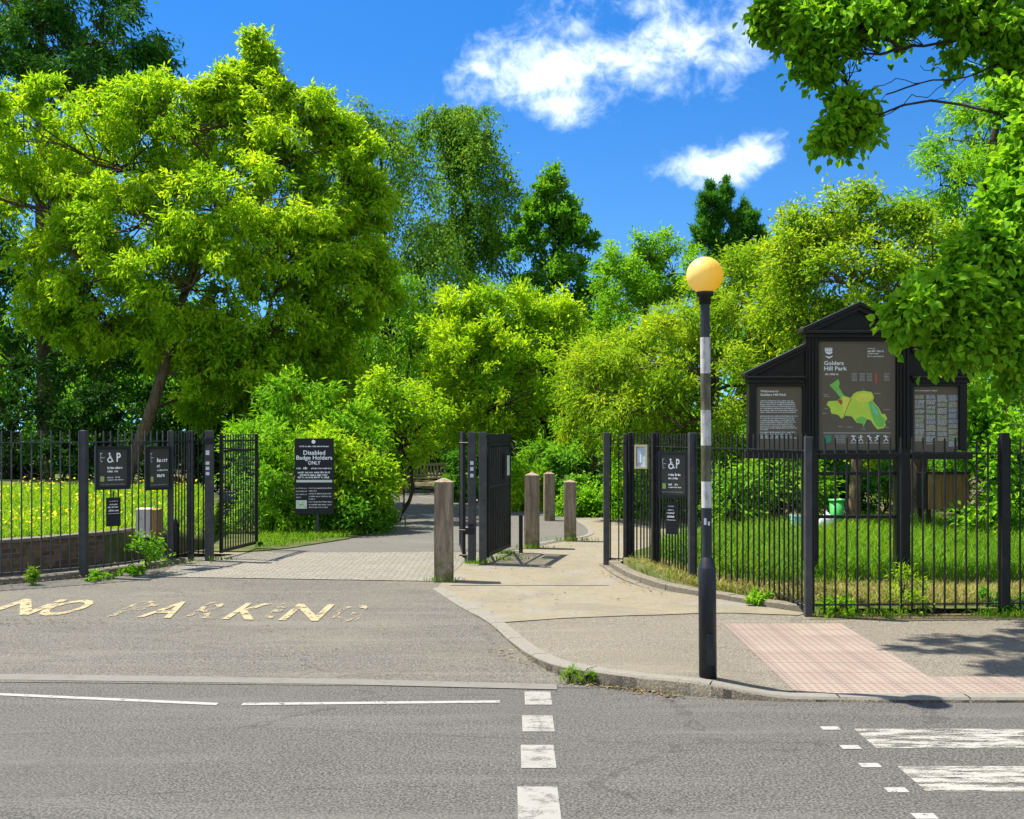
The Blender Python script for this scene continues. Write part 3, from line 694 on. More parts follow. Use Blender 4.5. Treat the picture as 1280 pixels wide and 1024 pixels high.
def stone_edge(name, pts, w, h, label, cat, inward=1, step=False):
    pts = smooth_poly(pts, 2)
    r = thing(name, (pts[len(pts) // 2][0], pts[len(pts) // 2][1], 0), label, cat)
    def strip(mb, o0, o1, ht, every):
        acc = 0
        for i in range(len(pts) - 1):
            a, b = pts[i], pts[i + 1]; d = Vector((b[0] - a[0], b[1] - a[1], 0)); ln = d.length; d.normalize()
            a_ = pts[max(0, i - 1)]; b_ = pts[min(len(pts) - 1, i + 2)]
            na = Vector((-(b[1] - a_[1]), b[0] - a_[0], 0)).normalized(); nb = Vector((-(b_[1] - a[1]), b_[0] - a[0], 0)).normalized()
            acc += ln; gap = 0
            if acc > every: acc = 0; gap = .015
            b2 = (b[0] - d.x * gap, b[1] - d.y * gap); hh = ht + rnd.uniform(-.004, .004)
            P = lambda p, n, o: (p[0] + n.x * o, p[1] + n.y * o)
            A0, A1, B0, B1 = P(a, na, o0), P(a, na, o1), P(b2, nb, o0), P(b2, nb, o1)
            c = .015; A0c, B0c = P(a, na, o0 + c), P(b2, nb, o0 + c)
            mb.add([(*A0, -.05), (*B0, -.05), (*A0, hh - c), (*B0, hh - c), (*A0c, hh), (*B0c, hh), (*A1, hh), (*B1, hh), (*A1, -.05), (*B1, -.05)],
                   [(0, 1, 3, 2), (2, 3, 5, 4), (4, 5, 7, 6), (6, 7, 9, 8), (1, 9, 7, 5, 3), (0, 2, 4, 6, 8)])
    if step:
        mb = MB(); strip(mb, 0, .075, .045, .8); mb.build('lower_course', 'edging_stone', r)
        mb = MB(); strip(mb, .078, w, h, .7); mb.build('upper_course', 'edging_stone', r)
    else:
        mb = MB(); strip(mb, 0, w, h, .9); mb.build('course', 'edging_stone', r)
    return r

def gate_leaf(name, p0, p1, label, z0, z1, rails, step=.11, m='black_metal', stile=.06, panel=None, group=None):
    r = thing(name, (p0[0], p0[1], 0), label, 'gate', group)
    an = math.atan2(p1[1] - p0[1], p1[0] - p0[0])
    mb = MB()
    for x, y, a in resample([p0, p1], step): mb.tube([(x, y, z0), (x, y, z1 - .01), (x, y, z1)], [.011, .011, .006], 6)
    mb.build('bars', m, r)
    for p in (p0, p1):
        MB().box((p[0], p[1], (z0 + z1) / 2), (stile, stile * .8, z1 - z0), an, 0, .005).build('stile', m, r)
    L = math.dist(p0, p1); c = ((p0[0] + p1[0]) / 2, (p0[1] + p1[1]) / 2)
    for z, h in rails: MB().box((*c, z), (L - stile, .035, h), an).build('rail', m, r)
    return r, an, c, L

def gates():
    # left vehicle leaf, folded back into the park
    gp = LP['GP']
    g = thing('gate_post', gp, 'black gate post with a column of small pale stickers, left of the gateway', 'gate post')
    post(g, *gp, 0, 2.02, .125, .1, 'grey_metal', 'shaft'); MB().box((gp[0], gp[1], 1.86), (.15, .15, .10), .1, 0, .01).build('collar', 'black_metal', g)
    for z in (1.68, 1.52, 1.44, 1.36): MB().box((gp[0] - .01, gp[1] - .068, z), (.055, .004, .07 if z > 1.6 else .05), .1).build('sticker', 'tag_white', g)
    r, an, c, L = gate_leaf('iron_gate', (-4.56, 18.2), (-4.33, 19.65), 'open black iron gate leaf left of the sett strip', .10, 1.97, [(.13, .05), (1.86, .03), (1.70, .035)])
    mb = MB().tube([(-4.52, 18.22, 1.74), (-4.35, 19.6, 1.70)], .014, 6).tube([gp + (1.78,), (-4.56, 18.2, 1.78)], .02, 6); mb.build('brace', 'black_metal', r)
    MB().box((-4.31, 19.60, 1.50), (.04, .06, .22), an, 0, .005).build('latch', 'black_metal', r); MB().box((-4.30, 19.58, .12), (.05, .2, .04), an).build('drop_bolt', 'black_metal', r)
    # right vehicle leaf, seen edge on, and its post
    p1 = ((590 - CX) * 17.6 / F, 17.6)
    g = thing('gate_post', p1, 'black gate post with small white stickers between bollard and pedestrian gate', 'gate post')
    post(g, *p1, 0, 2.0, .125, .05, 'grey_metal', 'shaft')
    MB().box((p1[0] - .03, p1[1] - .068, .50), (.14, .01, .10), .05, 0, .003).box((p1[0] - .01, p1[1] - .068, .585), (.09, .008, .045), .05).build('lock_plate', 'black_metal', g)
    for z in (1.53, 1.44, 1.34): MB().box((p1[0], p1[1] - .066, z), (.05, .004, .055), .05).build('sticker', 'tag_white', g)
    r, an, c, L = gate_leaf('iron_gate', (-.735, 17.75), (-.87, 19.6), 'open black iron gate leaf seen edge-on beside the stickered post', .08, 2.0, [(.11, .05), (1.84, .04), (1.0, .03)], .15)
    for z in (1.83, .5, .12): MB().tube([(-.80, 17.70, z), p1 + (z,)], .016, 6).build('hinge', 'black_metal', r)
    # pedestrian gate
    p2 = ((603.5 - CX) * 17.4 / F, 17.4)
    g = thing('gate_post', p2, 'plain black gate post carrying the open pedestrian gate', 'gate post')
    post(g, *p2, 0, 2.0, .115, .05, 'grey_metal', 'shaft')
    MB().tube([(p2[0] + .02, p2[1] - .062, .98), (p2[0] + .02, p2[1] - .075, .98)], .012, 8).build('bolt', 'black_metal', g)
    a, b = (-.375, 17.6), (-.045, 19.1)
    r, an, c, L = gate_leaf('iron_gate', a, b, 'open black pedestrian gate with a notice holder on it', .10, 1.97, [(.13, .05), (1.80, .03), (1.15, .03)], .085)
    d = Vector((b[0] - a[0], b[1] - a[1], 0)).normalized(); n = Vector((d.y, -d.x, 0))
    MB().box((c[0], c[1], 1.885), (L - .07, .012, .16), an).build('top_panel', 'black_metal', r)
    mb = MB()
    for k in range(9):
        q = Vector((a[0], a[1], 0)) + d * (.12 + k * (L - .2) / 8.5); mb.box((q.x, q.y, .95), (.05, .016, 1.62), an)
    mb.build('slats', 'black_metal', r)
    q = Vector((a[0], a[1], 0)) + d * (L * .72) + n * .05
    h = MB().box((q.x, q.y, 1.45), (.34, .03, .42), an, 0, .006).build('notice_holder', 'black_metal', r)
    q2 = q + n * .018 + d * .05
    MB().box((q2.x, q2.y, 1.46), (.17, .004, .32), an).build('notice', 'tag_white', h)
    # two slender rods at the hinge
    mb = MB().tube([(-.36, 17.52, .1), (-.36, 17.52, 1.9)], .02, 8).tube([(p2[0], p2[1], 1.84), (-.36, 17.52, 1.84)], .016, 6).tube([(p2[0], p2[1], .2), (-.36, 17.52, .2)], .016, 6); mb.build('hinge_rod', 'black_metal', r)
    # little black post
    x, y = (651 - CX) * 19.1 / F, 19.1
    g = thing('gate_stop', (x, y, 0), 'short thin black metal post beside the pedestrian gate', 'post')
    MB().box((x, y, .31), (.062, .062, .62), .1, 0, .005).build('shaft', 'black_metal', g)
    MB().box((x, y, .625), (.07, .07, .012), .1).build('cap', 'black_metal', g)

def bollards():
    specs = [(554.8, 15.5, 1.39, .258, 'tall weathered wooden bollard nearest the camera, on the sett edge'), (665, 19.9, 1.29, .255, 'weathered wooden bollard beside the short thin black post'),
             (686.5, 26.0, 1.09, .235, 'pale wooden bollard farthest back against the shrubs'), (712.5, 21.2, 1.11, .22, 'short dark wooden bollard on the right of the group')]
    first = None
    for u, d, h, w, lab in specs:
        x = (u - CX) * d / F
        if first is None:
            r = thing('wooden_bollard', (x, d, 0), lab, 'bollard', 'wooden bollards by the gates')
            bm = bmesh.new(); bmesh.ops.create_cube(bm, size=1)
            for v in bm.verts: v.co = (v.co.x * .258, v.co.y * .258, v.co.z * 1.36 + .64)
            bmesh.ops.bevel(bm, geom=[e for e in bm.edges if abs(e.verts[0].co.z - e.verts[1].co.z) > 1], offset=.022, segments=3, affect='EDGES')
            bmesh.ops.subdivide_edges(bm, edges=[e for e in bm.edges if abs(e.verts[0].co.z - e.verts[1].co.z) > 1], cuts=10)
            for v in bm.verts:
                k = 1 + .012 * math.sin(v.co.z * 5 + v.co.x * 9); v.co.x *= k; v.co.y *= k
            me = bpy.data.meshes.new('shaft'); bm.to_mesh(me); bm.free(); link_mesh('shaft', me, 'weathered_wood', r)
            mb = MB(); s = .122
            mb.add([(-s, -s, 1.318), (s, -s, 1.318), (s, s, 1.318), (-s, s, 1.318), (-s, -s, 1.335), (s, -s, 1.335), (s, s, 1.335), (-s, s, 1.335), (-.02, -.02, 1.385), (.02, -.02, 1.385), (.02, .02, 1.385), (-.02, .02, 1.385)],
                   [(0, 1, 5, 4), (1, 2, 6, 5), (2, 3, 7, 6), (3, 0, 4, 7), (4, 5, 9, 8), (5, 6, 10, 9), (6, 7, 11, 10), (7, 4, 8, 11), (8, 9, 10, 11)])
            me = bpy.data.meshes.new('cap'); me.from_pydata(mb.v, [], mb.f); link_mesh('cap', me, 'weathered_wood', r)
            first = r; r.rotation_euler.z = .06
        else:
            r = first.copy(); col.objects.link(r); r.location = (x, d, 0.02); r['label'] = lab
            r.scale = (w / .258, w / .258, h / 1.39); r.rotation_euler.z = rnd.uniform(-.12, .12)
            for ch in first.children:
                c = ch.copy(); col.objects.link(c); c.parent = r

def beacon():
    x, y, z = 1.525, 9.03, .095
    r = thing('belisha_beacon', (x, y, z), 'black and white banded crossing beacon with amber globe by the kerb', 'beacon')
    z = 0.0; cz = .095
    MB().lathe((x, y, cz), [(.0, -.1), (.069, -.1), (.069, .84), (.067, .85)], 28).build('base_sleeve', 'sleeve_black', r)
    MB().lathe((x, y, cz), [(.067, .85), (.043, .925), (.040, .93)], 28).build('shoulder', 'sleeve_black', r)
    MB().box((x + .01, y - .069, cz + .22), (.055, .012, .24), 0, 0, .004).build('access_door', 'sleeve_black', r)
    bands = [(.93, 1.315, 'pole_black'), (1.315, 1.52, 'pole_white'), (1.52, 1.80, 'pole_olive'), (1.80, 2.075, 'pole_white'), (2.075, 2.36, 'pole_olive'), (2.36, 2.64, 'pole_white'), (2.64, 2.985, 'pole_black')]
    for a, b, m in bands:
        rr = .0395 if b < 2.7 else .036
        MB().lathe((x, y, cz), [(rr, a), (rr, b)], 28).build('band', m, r)
    MB().lathe((x, y, cz), [(.036, 2.90), (.046, 2.90), (.046, 2.955), (.066, 2.962), (.066, 2.995), (.0, 2.995)], 28).build('collar', 'black_metal', r)
    MB().box((x - .018, y - .0415, cz + 1.21), (.018, .004, .05)).build('sticker', 'tag_white', r); MB().box((x + .010, y - .0415, cz + 1.195), (.014, .004, .03)).build('sticker', 'tag_white', r)
    bm = bmesh.new(); bmesh.ops.create_uvsphere(bm, u_segments=40, v_segments=24, radius=.1425)
    me = bpy.data.meshes.new('globe'); bm.to_mesh(me); bm.free()
    for p in me.polygons: p.use_smooth = True
    o = link_mesh('globe', me, 'globe_amber', r); o.location = (0, 0, 3.125)
    r.rotation_euler.y = R(-.45)

# ------------------------------------------------------------------ signs
def ray_plane(u, P, t):
    "point on the vertical plane through P along t seen in photo column u"
    k = (u - CX) / F      # x = k*y
    # P.x + s t.x = k (P.y + s t.y)
    s = (k * P[1] - P[0]) / (t[0] - k * t[1]); return (P[0] + s * t[0], P[1] + s * t[1])
def framed_sign(name, p0, p1, z0, z1, label, kind, seed):
    mat, W = frame_mat(p0, p1, z0); H = z1 - z0
    r = thing(name, ((p0[0] + p1[0]) / 2, (p0[1] + p1[1]) / 2, z0), label, 'sign')
    MB().box((W / 2, H / 2, -.02), (W, H, .03), 0, 0, .004).build('backboard', 'sign_black', r, mat)
    mb = MB(); fw = .085 * W
    for c, s in (((W / 2, H - fw / 2, .004), (W, fw, .022)), ((W / 2, fw / 2, .004), (W, fw, .022)), ((fw / 2, H / 2, .004), (fw, H - 2 * fw, .022)), ((W - fw / 2, H / 2, .004), (fw, H - 2 * fw, .022))): mb.box(c, s)
    mb.build('frame', 'sign_black', r, mat)
    f = MB().box((W / 2, H / 2, -.003), (W - 2 * fw, H - 2 * fw, .008)).build('face', 'sign_charcoal', r, mat)
    mb = MB(); z = .0025
    if kind == 'P':
        wheelchair(mb, .345 * W, .62 * H, .235 * H)
        put_text(mb, 'P', .60 * W, .645 * H, .12 * W, .20 * H, .02, z)
        greek(mb, .34 * W, .475 * H, .46 * W, .06 * H, seed, z); greek(mb, .34 * W, .40 * H, .34 * W, .05 * H, seed + 1, z)
        greek(mb, .34 * W, .265 * H, .17 * W, .042 * H, seed + 2, z); greek(mb, .56 * W, .265 * H, .15 * W, .042 * H, seed + 4, z)
        greek(mb, .34 * W, .21 * H, .46 * W, .03 * H, seed + 3, z)
    else:
        greek(mb, .40 * W, .64 * H, .46 * W, .095 * H, seed, z); greek(mb, .40 * W, .52 * H, .2 * W, .06 * H, seed + 1, z)
        greek(mb, .40 * W, .435 * H, .46 * W, .04 * H, seed + 2, z); greek(mb, .40 * W, .295 * H, .38 * W, .09 * H, seed + 3, z)
    mb.build('lettering', 'ink_white', f, mat)
    mb = MB(); stroke(mb, [(.145 * W, .84 * H), (.155 * W, .66 * H)], .012 * W, z); stroke(mb, [(.13 * W, .84 * H), (.20 * W, .84 * H)], .02 * W, z); stroke(mb, [(.16 * W, .74 * H), (.27 * W, .74 * H)], .015 * W, z); stroke(mb, [(.16 * W, .64 * H), (.2 * W, .66 * H)], .02 * W, z)
    greek(mb, .14 * W, .115 * H, .70 * W, .012 * H, seed + 9, z)
    mb.build('emblem', 'ink_grey', f, mat)
    mb = MB(); rectf(mb, .14 * W, .19 * H, .25 * W, .31 * H, z); mb.build('green_tag', 'tag_lime', f, mat)
    return r
def hanging_plate(p0, p1, z0, z1, label, seed):
    mat, W = frame_mat(p0, p1, z0); H = z1 - z0
    r = thing('hanging_plate', ((p0[0] + p1[0]) / 2, (p0[1] + p1[1]) / 2, z0), label, 'sign')
    f = MB().box((W / 2, H / 2, -.008), (W, H, .014), 0, 0, .002).build('plate', 'sign_black', r, mat)
    mb = MB().box((W / 2, H + .04, -.012), (.02, .10, .008)); mb.build('hanger', 'black_metal', r, mat)
    mb = MB(); z = .002
    for i, (yy, hh, a, b) in enumerate([(.86, .03, .2, .8), (.74, .05, .22, .76), (.64, .06, .1, .9), (.52, .07, .15, .9)]): greek(mb, W * a, H * yy, W * (b - a), H * hh, seed + i, z)
    rectf(mb, W * .1, H * .44, W * .9, H * .45, z)
    mb.build('lettering', 'ink_white', f, mat)
    return r

def signs():
    # left railings, two framed signs between posts A and B
    A, B = LP['A'], LP['B']; t = ((B[0] - A[0]), (B[1] - A[1])); L = math.hypot(*t); t = (t[0] / L, t[1] / L)
    n = (t[1], -t[0])
    def spot(u0, u1, rot, off=.06, base=.35):
        P = (A[0] + t[0] * L * base + n[0] * off, A[1] + t[1] * L * base + n[1] * off)
        a = math.atan2(t[1], t[0]) + rot; tt = (math.cos(a), math.sin(a))
        return ray_plane(u0, P, tt), ray_plane(u1, P, tt)
    p0, p1 = spot(119, 163, -.35, .14, .3); d = (p0[1] + p1[1]) / 2
    zz = lambda v, d: CAMZ + (HOR - v) * d / F
    framed_sign('framed_sign', p0, p1, zz(612, d), zz(558, d), 'framed black parking sign with wheelchair symbol on the left railings', 'P', 11)
    q0, q1 = spot(133, 151, -.35, .14, .3); hanging_plate(q0, q1, zz(658, d), zz(622, d), 'small black plate hanging below the left parking sign', 31)
    p0, p1 = spot(184, 214, -.12, .12, .85); d = (p0[1] + p1[1]) / 2
    framed_sign('framed_sign', p0, p1, zz(612.5, d), zz(558, d), 'narrow framed black sign beside the post on the left railings', 'N', 53)
    # right railings
    P = (2.24, 14.75); a = R(24); tt = (math.cos(a), -math.sin(a))
    p0, p1 = ray_plane(823, P, tt), ray_plane(860, P, tt); d = (p0[1] + p1[1]) / 2
    framed_sign('framed_sign', p0, p1, zz(622, d), zz(565, d), 'framed black parking sign on the right railings left of the beacon', 'P', 71)
    q0, q1 = ray_plane(832, P, tt), ray_plane(846, P, tt); hanging_plate(q0, q1, zz(668, d), zz(628, d), 'small black plate hanging below the right parking sign', 91)
    P = (1.86, 16.3); a = R(35); tt = (math.cos(a), -math.sin(a)); p0, p1 = ray_plane(794, P, tt), ray_plane(810, P, tt); d = P[1]
    mat, W = frame_mat(p0, p1, zz(586, d)); H = zz(556, d) - zz(586, d)
    r = thing('notice_case', (P[0], P[1], zz(586, d)), 'small buff-framed glazed notice case on the right railings', 'notice case')
    mb = MB(); fw = .028
    for c, s in (((W / 2, H - fw / 2, 0), (W, fw, .05)), ((W / 2, fw / 2, 0), (W, fw, .05)), ((fw / 2, H / 2, 0), (fw, H - 2 * fw, .05)), ((W - fw / 2, H / 2, 0), (fw, H - 2 * fw, .05))): mb.box(c, s)
    mb.build('frame', 'frame_buff', r, mat); MB().box((W / 2, H / 2, -.005), (W - 2 * fw, H - 2 * fw, .02)).build('pane', 'glass_pale', r, mat)
    MB().box((W * .36, H * .5, .007), (W * .3, H * .5, .004)).build('leaflet', 'bag_white', r, mat)
    # pole sign
    d = 22.0; x0, x1 = (368.5 - CX) * d / F, (417 - CX) * d / F
    z0, z1 = zz(643, d), zz(548, d); mat, W = frame_mat((x0, d), (x1, d + .02), z0); H = z1 - z0
    r = thing('pole_sign', ((x0 + x1) / 2, d, .05), 'tall black badge-holders sign on a grey pole among the shrubs', 'sign')
    f = MB().box((W / 2, H / 2, -.01), (W, H, .02), 0, 0, .003).build('board', 'sign_black', r, mat)
    MB().tube([((x0 + x1) / 2 + .05, d + .06, 0), ((x0 + x1) / 2 + .05, d + .06, z1 - .1)], .035, 12).build('pole', 'grey_metal', r)
    mb = MB(); z = .002
    put_text(mb, 'Disabled', W * .5, H * .785, W * .56, H * .055, .012, z, 'CENTER'); put_text(mb, 'Badge Holders', W * .5, H * .72, W * .92, H * .052, .012, z, 'CENTER'); put_text(mb, 'ONLY', W * .5, H * .655, W * .32, H * .047, .012, z, 'CENTER')
    ring(mb, W * .48, H * .955, 0, W * .05, z=z, n=12)
    greek(mb, W * .12, H * .885, W * .78, H * .02, 1, z)
    greek(mb, W * .04, H * .595, W * .15, H * .022, 2, z); greek(mb, W * .22, H * .592, W * .16, H * .034, 3, z); greek(mb, W * .42, H * .595, W * .55, H * .022, 4, z)
    for i, yy in enumerate((.54, .506, .475)): greek(mb, W * (.08 + .05 * (i % 2)), H * yy, W * (.84 - .1 * (i % 2)), H * .026, 5 + i, z)
    mb.build('lettering', 'ink_white', f, mat)
    mb = MB(); rectf(mb, W * .04, H * .42, W * .96, H * .452, z); rectf(mb, W * .03, H * .075, W * .31, H * .185, z)
    for i in range(4): greek(mb, W * .03, H * (.335 - i * .04), W * (.3 if i < 3 else .14), H * .018, 20 + i, z)
    for i in range(8): greek(mb, W * .36, H * (.335 - i * .036), W * [.6, .22, .6, .58, .17, .6, .6, .5][i], H * .02, 40 + i, z)
    mb.build('small_print', 'ink_grey', f, mat)
    mb = MB(); stroke(mb, [(W * .06, H * .16), (W * .14, H * .12), (W * .2, H * .13), (W * .28, H * .09)], W * .03, .004); stroke(mb, [(W * .1, H * .09), (W * .18, H * .14), (W * .25, H * .165)], W * .02, .004); mb.build('site_map', 'map_green', f, mat)

# ------------------------------------------------------------------ noticeboard
def noticeboard():
    d = 14.65; k = F / d
    X = lambda u: (u - CX) / k
    Z = lambda v: CAMZ + (HOR - v) / k
    r = thing('noticeboard', (X(1070), d, .12), 'large black park noticeboard with three gabled panels and a green map', 'noticeboard')
    def bx(mb, u0, u1, v0, v1, y0, y1, bev=.006): mb.box(((X(u0) + X(u1)) / 2, d + (y0 + y1) / 2, (Z(v0) + Z(v1)) / 2), (X(u1) - X(u0), y1 - y0, Z(v0) - Z(v1)), 0, 0, bev)
    for u0, u1 in ((1005, 1021.5), (1118.5, 1135.5)):
        mb = MB(); mb.box((X((u0 + u1) / 2), d, (Z(414) + .0) / 2), ((u1 - u0) / k, .17, Z(414)), 0, 0, .008); mb.build('post', 'black_paint', r)
        mb = MB()
        for du in (.25, .5, .75): bx(mb, u0 + (u1 - u0) * du - 1.2, u0 + (u1 - u0) * du + 1.2, 424, 560, -.105, -.084, .004)
        mb.build('fluting', 'black_paint', r)
    # cross rails between posts
    for v in (592, 646): mb = MB(); bx(mb, 1021.8, 1118.2, v - 2, v + 2, -.03, .03, .003); mb.build('cross_rail', 'black_paint', r)
    # bottom beam
    mb = MB(); bx(mb, 930, 1004.6, 563, 573, -.10, .09); bx(mb, 1022, 1118, 563, 574, -.10, .09); bx(mb, 1136, 1212.5, 565, 574, -.10, .09); mb.build('sill', 'black_paint', r)
    # gables
    def gable(pts, y0, y1, name):   # prism in xz
        mb = MB(); P = [(X(u), Z(v)) for u, v in pts]; mb.prism(P, -y1, -y0)
        mt = Matrix(((1, 0, 0, 0), (0, 0, -1, d), (0, 1, 0, 0), (0, 0, 0, 1)))
        return mb.build(name, 'black_paint', r, mt)
    gable([(1008, 413.5), (1132, 413.5), (1070, 384)], -.07, .08, 'pediment')
    def raking(a, b, th, y0, y1):
        (u0, v0), (u1, v1) = a, b; dv = th
        return gable([(u0, v0), (u1, v1), (u1, v1 + dv), (u0, v0 + dv)], y0, y1, 'raking_moulding')
    for th, y0, y1, e in ((4.5, -.17, .14, 0), (5.5, -.135, .11, 4.7)):
        raking((1000 + e, 411.5 + e * .55), (1070, 379 + e), th, y0, y1); raking((1070, 379 + e), (1140 - e, 411.5 + e * .55), th, y0, y1)
    raking((1018, 411), (1070, 389.5), 2.2, -.085, .0); raking((1070, 389.5), (1122, 411), 2.2, -.085, .0)
    mb = MB(); bx(mb, 1001, 1139, 414, 418, -.15, .12, .003); bx(mb, 1004, 1136, 418.2, 423, -.115, .10, .003); mb.build('cornice', 'black_paint', r)
    mb = MB(); bx(mb, 1003, 1137, 414.5, 415.4, -.153, -.149, 0); mb.build('cornice_edge', 'grey_metal', r)
    for sgn in (1, -1):
        fl = (lambda u: u) if sgn == 1 else (lambda u: 2140.5 - u)
        pts = [(fl(940), 470), (fl(1004.5), 470), (fl(1004.5), 437)]
        gable(pts, -.05, .07, 'wing_gable')
        raking((fl(928.5), 467), (fl(1004.5), 430), 4.2, -.14, .12); raking((fl(936), 468), (fl(1004.5), 434.6), 4.5, -.105, .09)
        u0, u1 = sorted((fl(930), fl(1004.3)))
        mb = MB(); bx(mb, u0, u1, 470.3, 474, -.13, .10, .003); bx(mb, u0 + 3, u1 - 1, 474.2, 479, -.10, .09, .003); mb.build('wing_cornice', 'black_paint', r)
        mb = MB(); bx(mb, u0 + 2, u1 - 2, 470.8, 471.8, -.1335, -.129, 0); mb.build('cornice_edge', 'grey_metal', r)
        a, b = sorted((fl(934.5), fl(944))); mb = MB(); bx(mb, a, b, 479.3, 562.7, -.085, .08); mb.build('stile', 'black_paint', r)
        a, b = sorted((fl(1001.5), fl(1004.6))); mb = MB(); bx(mb, a, b, 479.3, 562.7, -.085, .06, .002); mb.build('stile', 'black_paint', r)
        a, b = sorted((fl(944), fl(1001.5))); mb = MB(); bx(mb, a, b, 479.3, 562.7, .0, .05, 0); mb.build('backing', 'black_paint', r)
        mb = MB(); bx(mb, a, b, 479.3, 482.7, -.085, .0, .002); mb.build('rail', 'black_paint', r)
    # local panel frames: units of photo pixels scaled to metres
    def panel(u0, u1, v0, v1, nm, label=None):
        mb = MB(); mb.box(((X(u0) + X(u1)) / 2, d - .03, (Z(v0) + Z(v1)) / 2), (X(u1) - X(u0), .03, Z(v0) - Z(v1)), 0, 0, 0)
        o = mb.build(nm, 'panel_grey', r)
        if label: o['label'] = label
        m, W = frame_mat((X(u0), d - .045), (X(u1), d - .045), Z(v1))
        return o, m, (lambda u: (u - u0) / k), (lambda v: (v1 - v) / k)
    # centre
    mb = MB(); bx(mb, 1021.8, 1118.2, 423.5, 562.7, .0, .06, 0); mb.build('backing', 'black_paint', r)
    mb = MB(); bx(mb, 1021.8, 1118.2, 423.3, 426.4, -.085, .0, .002); mb.build('rail', 'black_paint', r)
    o, m, px, py = panel(1022.2, 1117.8, 426.6, 562.5, 'map_panel', 'tall dark panel with the green park map')
    z = .0025
    cu = lambda x: px(1015 + x / 6.827); cv = lambda y: py(415 + y / 6.827)
    mb = MB()
    put_text(mb, 'Golders', cu(95), cv(284), cu(262) - cu(95), 4.9 / k, .02, z); put_text(mb, 'Hill Park', cu(95), cv(330), cu(290) - cu(95), 4.9 / k, .02, z)
    # little slab serifs
    greek(mb, cu(104), cv(370), cu(222) - cu(104), 2.6 / k, 3, z)
    greek(mb, cu(465), cv(148), cu(530) - cu(465), 1.6 / k, 4, z); greek(mb, cu(465), cv(175), cu(608) - cu(465), 3.2 / k, 5, z); greek(mb, cu(465), cv(193), cu(560) - cu(465), 1.8 / k, 6, z); greek(mb, cu(465), cv(216), cu(608) - cu(465), 1.8 / k, 7, z)
    rectf(mb, cu(90), cv(864), cu(662), cv(861), z)
    mb.build('lettering', 'ink_white', o, m)
    mb = MB()
    for x in (102, 118, 134, 150): mb.add([(cu(x), cv(170), z), (cu(x + 13), cv(170), z), (cu(x + 15), cv(135), z), (cu(x + 9), cv(146), z), (cu(x + 4), cv(132), z), (cu(x - 1), cv(146), z)], [(0, 1, 2, 3, 4, 5)])
    mb.add([(cu(104), cv(172), z), (cu(168), cv(172), z), (cu(160), cv(186), z), (cu(136), cv(196), z), (cu(112), cv(186), z)], [(4, 3, 2, 1, 0)][:1])
    mb.add([(cu(102), cv(206), z), (cu(136), cv(214), z), (cu(170), cv(204), z), (cu(162), cv(217), z), (cu(136), cv(230), z), (cu(110), cv(216), z)], [(5, 4, 3, 2, 1, 0)])
    mb.build('crest', 'ink_white', o, m)
    for i, x in enumerate((345, 405, 480, 545, 620)):
        mb = MB()
        ring(mb, cu(x - 4 + (i % 2) * 6), cv(886), 0, .010, z=z, n=8)
        stroke(mb, [(cu(x - 2), cv(892)), (cu(x + 4 * (i % 3)), cv(912)), (cu(x - 18), cv(932))], .011, z); stroke(mb, [(cu(x + 2), cv(910)), (cu(x + 20), cv(932))], .011, z + .0004)
        stroke(mb, [(cu(x - 22), cv(886 + 18 * (i % 2))), (cu(x), cv(898)), (cu(x + 20), cv(884 + 10 * (i % 3)))], .009, z + .0008)
        rectf(mb, cu(x - 28), cv(949), cu(x + 30), cv(945), z)
        mb.build('pictogram', 'ink_white', o, m)
    mb = MB()
    for xx in (330, 397, 458, 606):
        for yy in range(360, 432, 12): greek(mb, cu(xx), cv(yy), cu(xx + 46) - cu(xx), 1.1 / k, xx + yy, z)
    for x, y, w in ((90, 540, 40), (95, 555, 50), (95, 658, 36), (80, 700, 36), (285, 815, 56), (216, 812, 40), (410, 832, 40), (600, 668, 60), (520, 530, 55), (590, 820, 60), (425, 492, 10), (635, 772, 25)): greek(mb, cu(x), cv(y), cu(x + w) - cu(x), 1.2 / k, x + y, z)
    for yy in (890, 905, 920, 935, 950): greek(mb, cu(185), cv(yy), cu(285) - cu(185), 1.5 / k, yy, z)
    mb.build('small_print', 'ink_grey', o, m)
    mb = MB(); rectf(mb, cu(528), cv(444), cu(548), cv(352), .003); mb.build('red_column', 'ink_red', o, m)
    def blob(pts, mname, zz, name='map_area'):
        mb = MB(); me = bmesh.new(); f = me.faces.new([me.verts.new((cu(x), cv(y), zz)) for x, y in pts]); bmesh.ops.triangulate(me, faces=[f])
        me.verts.index_update(); mb.add([v.co[:] for v in me.verts], [[v.index for v in f.verts] for f in me.faces]); me.free()
        b = mb.build(name, mname, o, m)
        for p in b.data.polygons:
            if p.normal.y > 0: p.flip()
        return b
    blob([(140, 455), (178, 432), (215, 403), (228, 440), (220, 472), (262, 545), (320, 565), (345, 528), (380, 510), (430, 503), (500, 515), (520, 560), (508, 590), (560, 650), (585, 702), (612, 700), (632, 740), (612, 770), (620, 800), (600, 820), (550, 832), (520, 800), (490, 755), (460, 745), (442, 785), (430, 815), (420, 785), (370, 775), (330, 722), (270, 715), (256, 735), (240, 740), (215, 710), (155, 695), (145, 650), (115, 622), (130, 592), (200, 588), (240, 566), (200, 520)], 'map_lime', .003)
    blob([(140, 455), (178, 432), (215, 403), (228, 440), (220, 472), (258, 545), (236, 566), (200, 520)], 'map_green', .004)
    blob([(262, 552), (315, 570), (270, 700), (255, 690), (250, 600)], 'map_yellow', .004)
    blob([(345, 560), (400, 520), (490, 525), (508, 560), (470, 600), (390, 600)], 'map_yellow', .004)
    blob([(470, 600), (500, 590), (550, 650), (580, 715), (612, 745), (605, 805), (560, 815), (530, 790), (500, 720)], 'map_green', .004)
    blob([(360, 745), (410, 720), (460, 742), (442, 785), (430, 812), (420, 785), (375, 772)], 'map_green', .0045)
